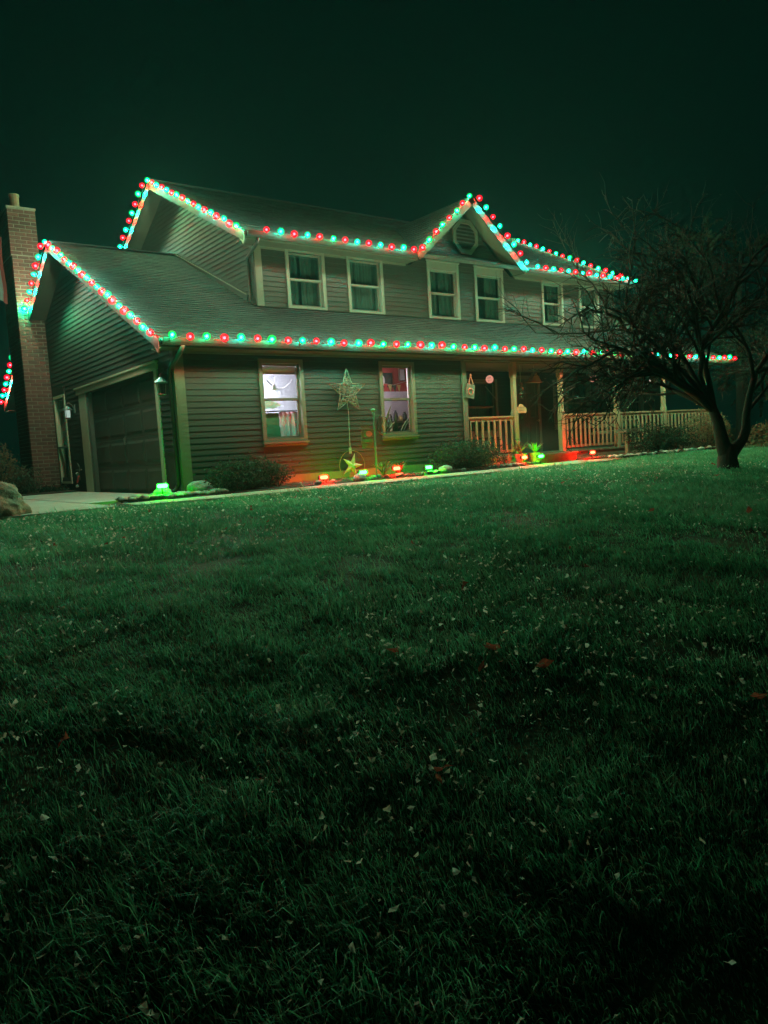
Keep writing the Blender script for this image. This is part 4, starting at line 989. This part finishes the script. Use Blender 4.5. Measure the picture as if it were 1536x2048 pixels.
fern((4.08, -.62, .01), 60, .30, 'tuft of fine ornamental grass lit red beside the flood lamp', 12, pot=False, mat='ornamental_grass', cat='grass tuft', width=.006)
fern((7.80, -.30, .0), 34, .42, 'terracotta pot with reddish leaves beside the porch step', 13, mat='russet_leaf', cat='potted plant', width=.022)
fern((8.26, -.34, .0), 40, .36, 'pot with small green leaves at the edge of the porch step', 14, mat='ornamental_grass', cat='potted plant', width=.022)
fern((7.16, -.45, .0), 30, .42, 'spiky dry grass clump against the first porch railing', 15, pot=False, mat='ornamental_grass', cat='grass tuft', width=.008)

# ---- stones
def rock_mesh(seed, flat=.6, sub=2, amp=.28, mat='stone', name='river_stone', rough=0.0):
    bm = bmesh.new(); bmesh.ops.create_icosphere(bm, subdivisions=sub, radius=1.0)
    for v in bm.verts:
        d = noise.noise(Vector((v.co.x*1.1+seed*7.3, v.co.y*1.1, v.co.z*1.1)))*amp+noise.noise(v.co*2.7+Vector((seed, 0, 0)))*amp*.4
        if rough: d += rough*(abs(noise.noise(v.co*4.3+Vector((0, seed, 0))))+.5*abs(noise.noise(v.co*9.1))+.3*noise.noise(v.co*21.0))-rough*.3
        v.co *= 1+d
        v.co.z *= flat
    me = bpy.data.meshes.new(name); bm.to_mesh(me); bm.free(); me.polygons.foreach_set('use_smooth', [True]*len(me.polygons)); me.materials.append(MATS[mat]); return me
RM = [rock_mesh(k, .55+.1*(k % 3)) for k in range(7)]
rnd = random.Random(21)
def stones(n, x0, x1, yfun, s0, s1, lab, grp, zb=.0):
    for k in range(n):
        x = rnd.uniform(x0, x1); ya, yb = yfun(x); y = rnd.uniform(ya, yb); s = rnd.uniform(s0, s1)
        o = put('river_stone', RM[rnd.randrange(7)], None, (x, y, zb+s*.30+rnd.uniform(0, .02))); o.scale = (s*rnd.uniform(.9, 1.5), s*rnd.uniform(.8, 1.2), s); o.rotation_euler = (rnd.uniform(-.25, .25), rnd.uniform(-.25, .25), rnd.uniform(0, 6.28))
        tag(o, lab, 'stone', grp)
stones(115, -1.3, .35, lambda x: (-1.0+.25*max(0, -x-.7), -.40), .032, .066, 'rounded river stone piled in the bed at the garage corner', 'river stones at the garage corner')
stones(26, 1.75, 5.3, lambda x: (-.98, -.72), .03, .06, 'small flat stone at the walk edge below the front windows', 'stones along the bed under the windows')
stones(12, 5.2, 7.9, lambda x: (-.95+.12*max(0, x-6.6), -.78+.12*max(0, x-6.6)), .035, .06, 'small stone at the walk edge beside the twiggy bush', 'stones beside the twiggy bush')
stones(46, 10.0, 16.6, lambda x: (-1.1, -.82), .04, .075, 'rounded edging stone where lawn meets the porch bed', 'edging stones along the porch bed', -.02)
for (x, y, s, lab) in ((.02, -.62, .19, 'large pale rock left of the dark evergreen bush'), (-.62, -.62, .13, 'rock lit bright green beside the first flood lamp'), (2.92, -.93, .10, 'rock lit green under the flood lamp by the gold star'), (5.05, -.86, .12, 'buff rock at the end of the bed near the twiggy bush')):
    o = put('garden_rock', rock_mesh(x*3.1, .72, 3, .22, 'stone', 'garden_rock'), None, (x, y, s*.42)); o.scale = (s*1.25, s, s); tag(o, lab, 'rock')
bo = put('boulder', rock_mesh(5.3, .86, 5, .30, 'boulder', 'boulder', .10), None, (-3.14, -1.14, .10)); bo.scale = (.50, .40, .37); bo.rotation_euler = (.0, .08, .6); tag(bo, 'large pinkish boulder at the lawn corner beside the driveway', 'boulder')
# mulch chips
rnd = random.Random(5); m = MB()
for k in range(7200):
    if k % 3: x = rnd.uniform(1.6, 8.2); y = rnd.uniform(wy(x)+.03, -.05)
    else: x = rnd.uniform(9.8, 16.5); y = rnd.uniform(-.95, -.05)
    a = rnd.uniform(0, 3.14); l, w = rnd.uniform(.015, .04), rnd.uniform(.004, .010); c, s = math.cos(a), math.sin(a); z = .014+rnd.uniform(0, .012); t = rnd.uniform(-.3, .3)
    m.face([(x-c*l-s*w, y-s*l+c*w, z-t*l), (x+c*l-s*w, y+s*l+c*w, z+t*l), (x+c*l+s*w, y+s*l-c*w, z+t*l+.004), (x-c*l+s*w, y-s*l-c*w, z-t*l+.004)], rnd.random())
tag(m.build('mulch_chips', 'chip', fix=False, tone=True), 'loose bark mulch chips spread over the planting beds', 'mulch', kind='stuff')

# ---- ornamental tree on the lawn
def tree(loc, trunk_paths, lab, seed, levels, spread, leaf_n, leaf_size, leaf_mat, leafy=.5, twig_r=.006, name='ornamental_tree', droop=.35):
    rnd = random.Random(seed); t = empty(name, loc, lab, 'tree'); tr = MB(); tw = MB(); lv = MB(); ends = []
    for pts, rad, n in trunk_paths: tr.tube(pts, rad, n)
    def grow(p, d, L_, r, lev):
        n = 4 if lev < 2 else 3; pts = [p]; rr = [r]; q = p.copy(); dd = d.copy(); seg = L_/n
        for i in range(n):
            dd = (dd+Vector((rnd.gauss(0, .22), rnd.gauss(0, .22), rnd.gauss(0, .16)-droop*(.10+.12*lev)))).normalized()
            if q.z < 1.15: dd = (dd+Vector((0, 0, .30))).normalized()
            q = q+dd*seg; pts.append(q.copy()); rr.append(max(twig_r*.45, r*(1-.62*(i+1)/n)))
        if lev <= 1: tr.tube(pts, rr, 6)
        else: tw.tube(pts, rr, 4 if lev == 2 else 3, cap=False)
        if lev >= len(levels):
            ends.append((pts, dd)); return
        nb, lr = levels[lev]
        for k in range(nb):
            f = .30+.70*(k+rnd.random())/nb; i = min(n-1, int(f*n)); b = pts[i].lerp(pts[i+1], f*n-i)
            ax = dd.orthogonal().normalized(); ax.rotate(Matrix.Rotation(rnd.uniform(0, 6.283), 3, dd)); nd = (dd+ax*rnd.uniform(.6, 1.25)+Vector((0, 0, .10))).normalized()
            grow(b, nd, L_*lr*rnd.uniform(.7, 1.2), max(twig_r, r*.5), lev+1)
        ends.append((pts[-2:], dd))
    for (p, d, L_, r) in spread: grow(Vector(p), Vector(d).normalized(), L_, r, 0)
    for k in range(leaf_n):
        pts, dd = rnd.choice(ends); i = rnd.randrange(len(pts)-1); p = pts[i].lerp(pts[i+1], rnd.random())+Vector((rnd.gauss(0, .02), rnd.gauss(0, .02), rnd.gauss(0, .02)))
        q = Vector((rnd.gauss(0, 1), rnd.gauss(0, 1), rnd.gauss(0, 1))).normalized(); s = q.orthogonal().normalized(); u = q.cross(s); l = leaf_size*rnd.uniform(.5, 1.3); w = l*.45
        lv.face([p-u*l, p+s*w, p+u*l, p-s*w], rnd.random())
    tr.build('trunk', 'bark', t, smooth=True); tw.build('twigs', 'twig', t, fix=False, kind='stuff'); lv.build('crown', leaf_mat, t, fix=False, tone=True)
    return t
def V(*a): return Vector(a)
TL = V(7.60, -5.23, -.19); mR = V(.80, -.60, 0); mB = V(.6, .8, 0)     # screen-right and away directions
def tp(r, u, b=0.0): return mR*r+V(0, 0, u)+mB*b
trunks = [([tp(.0, -.1), tp(.02, .02), tp(.01, .2), tp(.05, .34), tp(.10, .40)], [.27, .185, .16, .15, .12], 12),
          ([tp(.02, .18), tp(-.05, .40), tp(-.09, .62, .02), tp(-.13, .86, .04), tp(-.22, 1.10, .05)], [.14, .12, .105, .092, .075], 10),
          ([tp(.06, .26), tp(.16, .38, -.02), tp(.27, .50, -.02), tp(.34, .68, 0), tp(.35, .92, 0), tp(.44, 1.25, .05), tp(.55, 1.62, .05)], [.12, .10, .085, .074, .066, .055, .045], 9)]
spread = [(tp(-.22, 1.10, .05), tp(-.9, .55, .1), 2.1, .075), (tp(-.18, 1.0, .04), tp(-.95, .34, .1), 1.7, .065), (tp(-.20, 1.08), tp(-.45, .9, .3), 1.9, .06), (tp(-.16, .98), tp(-.7, .5, .75), 1.9, .055),
          (tp(-.2, 1.05), tp(-.1, 1, -.2), 2.0, .06), (tp(.55, 1.62, .05), tp(.35, .9, .1), 1.8, .045), (tp(.55, 1.62, .05), tp(.8, .5, -.3), 1.7, .04),
          (tp(.44, 1.25, .05), tp(.7, .6, .5), 1.7, .04), (tp(.5, 1.5), tp(-.2, 1, .5), 1.8, .04), (tp(.36, .95), tp(.9, .4, -.1), 1.6, .035), (tp(-.22, 1.10, .05), tp(-.75, .75, -.2), 2.2, .06), (tp(-.2, 1.08, .05), tp(-.95, .75, .35), 2.6, .05), (tp(-.2, 1.08, .05), tp(-.6, .95, -.1), 2.4, .05)]
tree(TL, trunks, 'gnarled ornamental tree with dense arching twigs on the lawn', 7, [(7, .62), (7, .55), (6, .50)], spread, 6500, .016, 'tree_leaf', twig_r=.0048, droop=.10)
# larger trees standing beyond the far end of the house
def back_tree(loc, h, rad, lab, seed, n=9000):
    rnd = random.Random(seed); P = Vector((0, 0, 0))
    tr = [([V(0, 0, -.3), V(.05, 0, h*.2), V(0, .1, h*.45), V(.1, 0, h*.8)], [.28, .22, .15, .05], 8)]
    sp = [((0, .05, h*rnd.uniform(.22, .75)), (math.cos(a), math.sin(a), rnd.uniform(.1, .8)), rad*rnd.uniform(.6, 1.0), .06) for a in np.linspace(0, 6.0, 13)]
    tree(loc, tr, lab, seed, [(5, .55), (5, .55)], sp, n, .075, 'dark_leaf', twig_r=.008, name='background_tree', droop=.15)
back_tree((21.0, 1.5, -.1), 8.2, 3.0, 'tall dark tree beyond the far end of the porch', 31, 12000)
back_tree((24.0, -3.0, -.3), 8.0, 3.2, 'dark tree at the edge of the yard past the ornamental tree', 32, 10000)
bush('hedge_shrub', (17.4, -1.7, -.1), (1.6, .7, .9), 3500, 'brown low shrub beyond the tree at the yard edge', seed=41, leaf=.05, mat='russet_leaf', stems=30)
bush('hedge_shrub', (16.2, -3.6, -.2), (1.3, .6, .7), 3000, 'dark low shrub behind the trunk of the ornamental tree', seed=42, leaf=.05, mat='dark_leaf', stems=30)
# ---- flag at the left edge
fg = empty('flag', (-2.16, 3.58, -.05), 'red and white striped flag hanging from a tall pole by the driveway', 'flag')
m = MB(); m.lathe([(.035, 0), (.03, 5.4), (.02, 5.45), (.045, 5.50), (.02, 5.56)], (0, 0, 0), n=10); m.build('pole', 'lantern_metal', fg)
for k in range(7):
    m = MB(); prev = None
    for i in range(13):
        t = i/12; x = .035+.058*(k+.5*0)+.0; z = 5.22-1.22*t-.05*k; wv = .03*math.sin(t*7+k*.4)
        a = V(x+wv*.6, -.05+wv-.02*k, z); b = V(x+.060+wv*.6, -.07+wv*.8-.02*k, z-.035)
        if prev: m.face([prev[0], prev[1], b, a])
        prev = (a, b)
    m.build('stripe', 'flag_white' if k % 2 else 'flag_red', fg, smooth=True, fix=False)

# ------------------------------------------------------------------ lawn: blades and fallen leaves
rs = np.random.RandomState(4)
def lawn_points(n, dmin, dmax, half=.60, dens=1.1):
    """points on the lawn before the house, areal density falling with distance"""
    dd = np.linspace(dmin, dmax, 400); wgt = (dd*half+2.0)*np.minimum(1.0, 3.6/dd)**dens; cdf = np.cumsum(wgt); cdf /= cdf[-1]
    d = np.interp(rs.rand(n), cdf, dd); lat = (rs.rand(n)*2-1)*(d*half+2.0)
    f = np.array([math.sin(yaw), math.cos(yaw)]); r = np.array([math.cos(yaw), -math.sin(yaw)])
    x = CAM.x+f[0]*d+r[0]*lat; y = CAM.y+f[1]*d+r[1]*lat
    ey = np.interp(x, [-60, -3.4, -2.6, -1.6, .2, 2.4, 4.7, 7.3, 9.2, 10.6, 17, 60], [-1.5, -1.5, -1.55, -1.7, -1.95, -2.0, -2.0, -1.95, -1.75, -1.15, -.95, -.9])
    k = (y < ey-.01)
    k &= ~((x < -2.5) & (x > -3.8) & (y > -1.75))
    return x[k], y[k]
def vnoise(x, y, s):
    return np.sin(x*s+1.3*np.sin(y*s*.7))*np.cos(y*s*1.1+1.7*np.sin(x*s*.6))
x, y = lawn_points(760000, 1.3, 20.0)
def fb0(x, y, s0): return .5*vnoise(x+3.1, y-1.7, s0)+.3*vnoise(y*1.3+x*.4, x*.9-y*.5, s0*2.3)+.2*vnoise(x*.7-y*1.1+5, y*.8+x*.6, s0*4.9)
keep = rs.rand(len(x)) < np.clip(1.05+1.5*fb0(x+2, y+11, 1.9), .12, 1); x, y = x[keep], y[keep]; n = len(x)
z = np.array([gz(a, b) for a, b in zip(x, y)])
dist = np.hypot(x-CAM.x, y-CAM.y)
def fbm(x, y, s0):
    return .5*vnoise(x+3.1, y-1.7, s0)+.3*vnoise(y*1.3+x*.4, x*.9-y*.5, s0*2.3)+.2*vnoise(x*.7-y*1.1+5, y*.8+x*.6, s0*4.9)
clump = fbm(x, y, 3.4); patch = fbm(x+9, y+4, .75)
h = rs.uniform(.022, .060, n)*(1+.95*clump+.35*patch)*np.where(rs.rand(n) < .06, 1.9, 1)
h = np.clip(h, .012, .16)
w = rs.uniform(.0013, .0030, n)*np.clip(dist/5.0, 1.0, 3.0)
az = rs.uniform(0, 2*np.pi, n); comb = .9*vnoise(x, y, .9); lean = rs.uniform(.2, 1.6, n); laz = np.where(rs.rand(n) < .72, 2.2+1.6*comb+1.2*clump+rs.normal(0, .6, n), rs.uniform(0, 6.283, n))
bx_, by_ = np.cos(az)*w, np.sin(az)*w; lx, ly = np.cos(laz)*h*lean, np.sin(laz)*h*lean
v = np.empty((n, 5, 3), np.float32)
v[:, 0] = np.stack([x-bx_, y-by_, z-.004], 1); v[:, 1] = np.stack([x+bx_, y+by_, z-.004], 1)
mz = z+h*.62; v[:, 2] = np.stack([x+bx_*.75+lx*.38, y+by_*.75+ly*.38, mz], 1); v[:, 3] = np.stack([x-bx_*.75+lx*.38, y-by_*.75+ly*.38, mz], 1)
v[:, 4] = np.stack([x+lx, y+ly, z+h*np.clip(1.05-.45*lean*lean*.5, .35, 1)], 1)
me = bpy.data.meshes.new('lawn_grass'); me.vertices.add(n*5); me.vertices.foreach_set('co', v.ravel())
idx = np.arange(n)*5
loops = np.stack([idx, idx+1, idx+2, idx+3, idx+3, idx+2, idx+4], 1).ravel().astype(np.int32)
me.loops.add(n*7); me.loops.foreach_set('vertex_index', loops)
me.polygons.add(n*2); st_ = np.stack([np.arange(n)*7, np.arange(n)*7+4], 1).ravel().astype(np.int32); me.polygons.foreach_set('loop_start', st_)
me.update(calc_edges=True)
tone = np.clip(rs.rand(n)**2.0*.8+.45*patch+.30*fbm(x-4, y+7, 2.1), -.35, 1.1)
tone = np.where(rs.rand(n) < .05, rs.uniform(1.2, 2.2, n), tone)
at = me.attributes.new('tone', 'FLOAT', 'FACE'); at.data.foreach_set('value', np.repeat(tone, 2).astype(np.float32))
me.materials.append(MATS['grass'])
lg = put('lawn_grass', me); tag(lg, 'dark green lawn grass covering the slope before the house', 'grass', kind='stuff')
def leaf_litter(name, cnt, mat, s0, s1, lab, dmin, dmax, pw, curl=1.0):
    x, y = lawn_points(cnt, dmin, dmax, dens=pw); m = MB(); rnd = random.Random(len(name)+cnt)
    for a, b in zip(x, y):
        if rnd.random() > max(.06, min(1, .30+1.5*noise.noise((a*.5, b*.5, 3.0))+1.0*noise.noise((a*1.9, b*1.9, 8.0)))): continue
        s = s0+(s1-s0)*rnd.random()**2.2; p = V(a, b, gz(a, b)+rnd.uniform(.045, .085)); q = V(rnd.gauss(0, .9), rnd.gauss(0, .9), 1).normalized(); u = q.orthogonal().normalized(); u.rotate(Matrix.Rotation(rnd.uniform(0, 6.28), 3, q)); r_ = q.cross(u)
        pts = []; kk = rnd.choice((6, 7, 9)); asp = rnd.uniform(.35, .8)
        for j in range(kk):
            an = 2*math.pi*j/kk; rr = s*(1 if j % 2 == 0 else rnd.uniform(.45, .75)); cz = curl*rnd.uniform(-.3, .45)*s
            pts.append(p+u*rr*math.cos(an)+r_*rr*math.sin(an)*asp+q*cz)
        c = len(m.v); m.v.append(tuple(p)); m.v += [tuple(k) for k in pts]; tn = rnd.random()
        for j in range(kk): m.f.append((c, c+1+j, c+1+(j+1) % kk)); m.tone.append(tn)
    o = m.build(name, mat, fix=False, tone=True); return tag(o, lab, 'leaves', kind='stuff')
leaf_litter('fallen_leaves', 32000, 'dry_leaf', .005, .024, 'pale curled fallen leaves scattered over the lawn', 1.5, 15, .35)
leaf_litter('russet_fallen_leaves', 300, 'red_leaf', .02, .07, 'larger russet fallen leaves lying in the grass', 2.5, 14, .5)

# ------------------------------------------------------------------ haze added to imitate lens glow, tinted green to hold back red
m = MB(); m.box((-60, -60, -4.0), (80, 90, 11.0)); hz = m.build('haze', 'soil'); tag(hz, 'added sea-green haze imitating lens glow around the house lights', 'haze', kind='stuff')
hm, ht = new_mat('haze'); ho = ht.nodes.new('ShaderNodeOutputMaterial'); hv = ht.nodes.new('ShaderNodeVolumePrincipled')
hv.inputs['Color'].default_value = (.36, .93, .88, 1); hv.inputs['Density'].default_value = HAZE_DENSITY; hv.inputs['Anisotropy'].default_value = HAZE_G
ht.links.new(hv.outputs[0], ho.inputs['Volume']); hz.data.materials.clear(); hz.data.materials.append(hm)
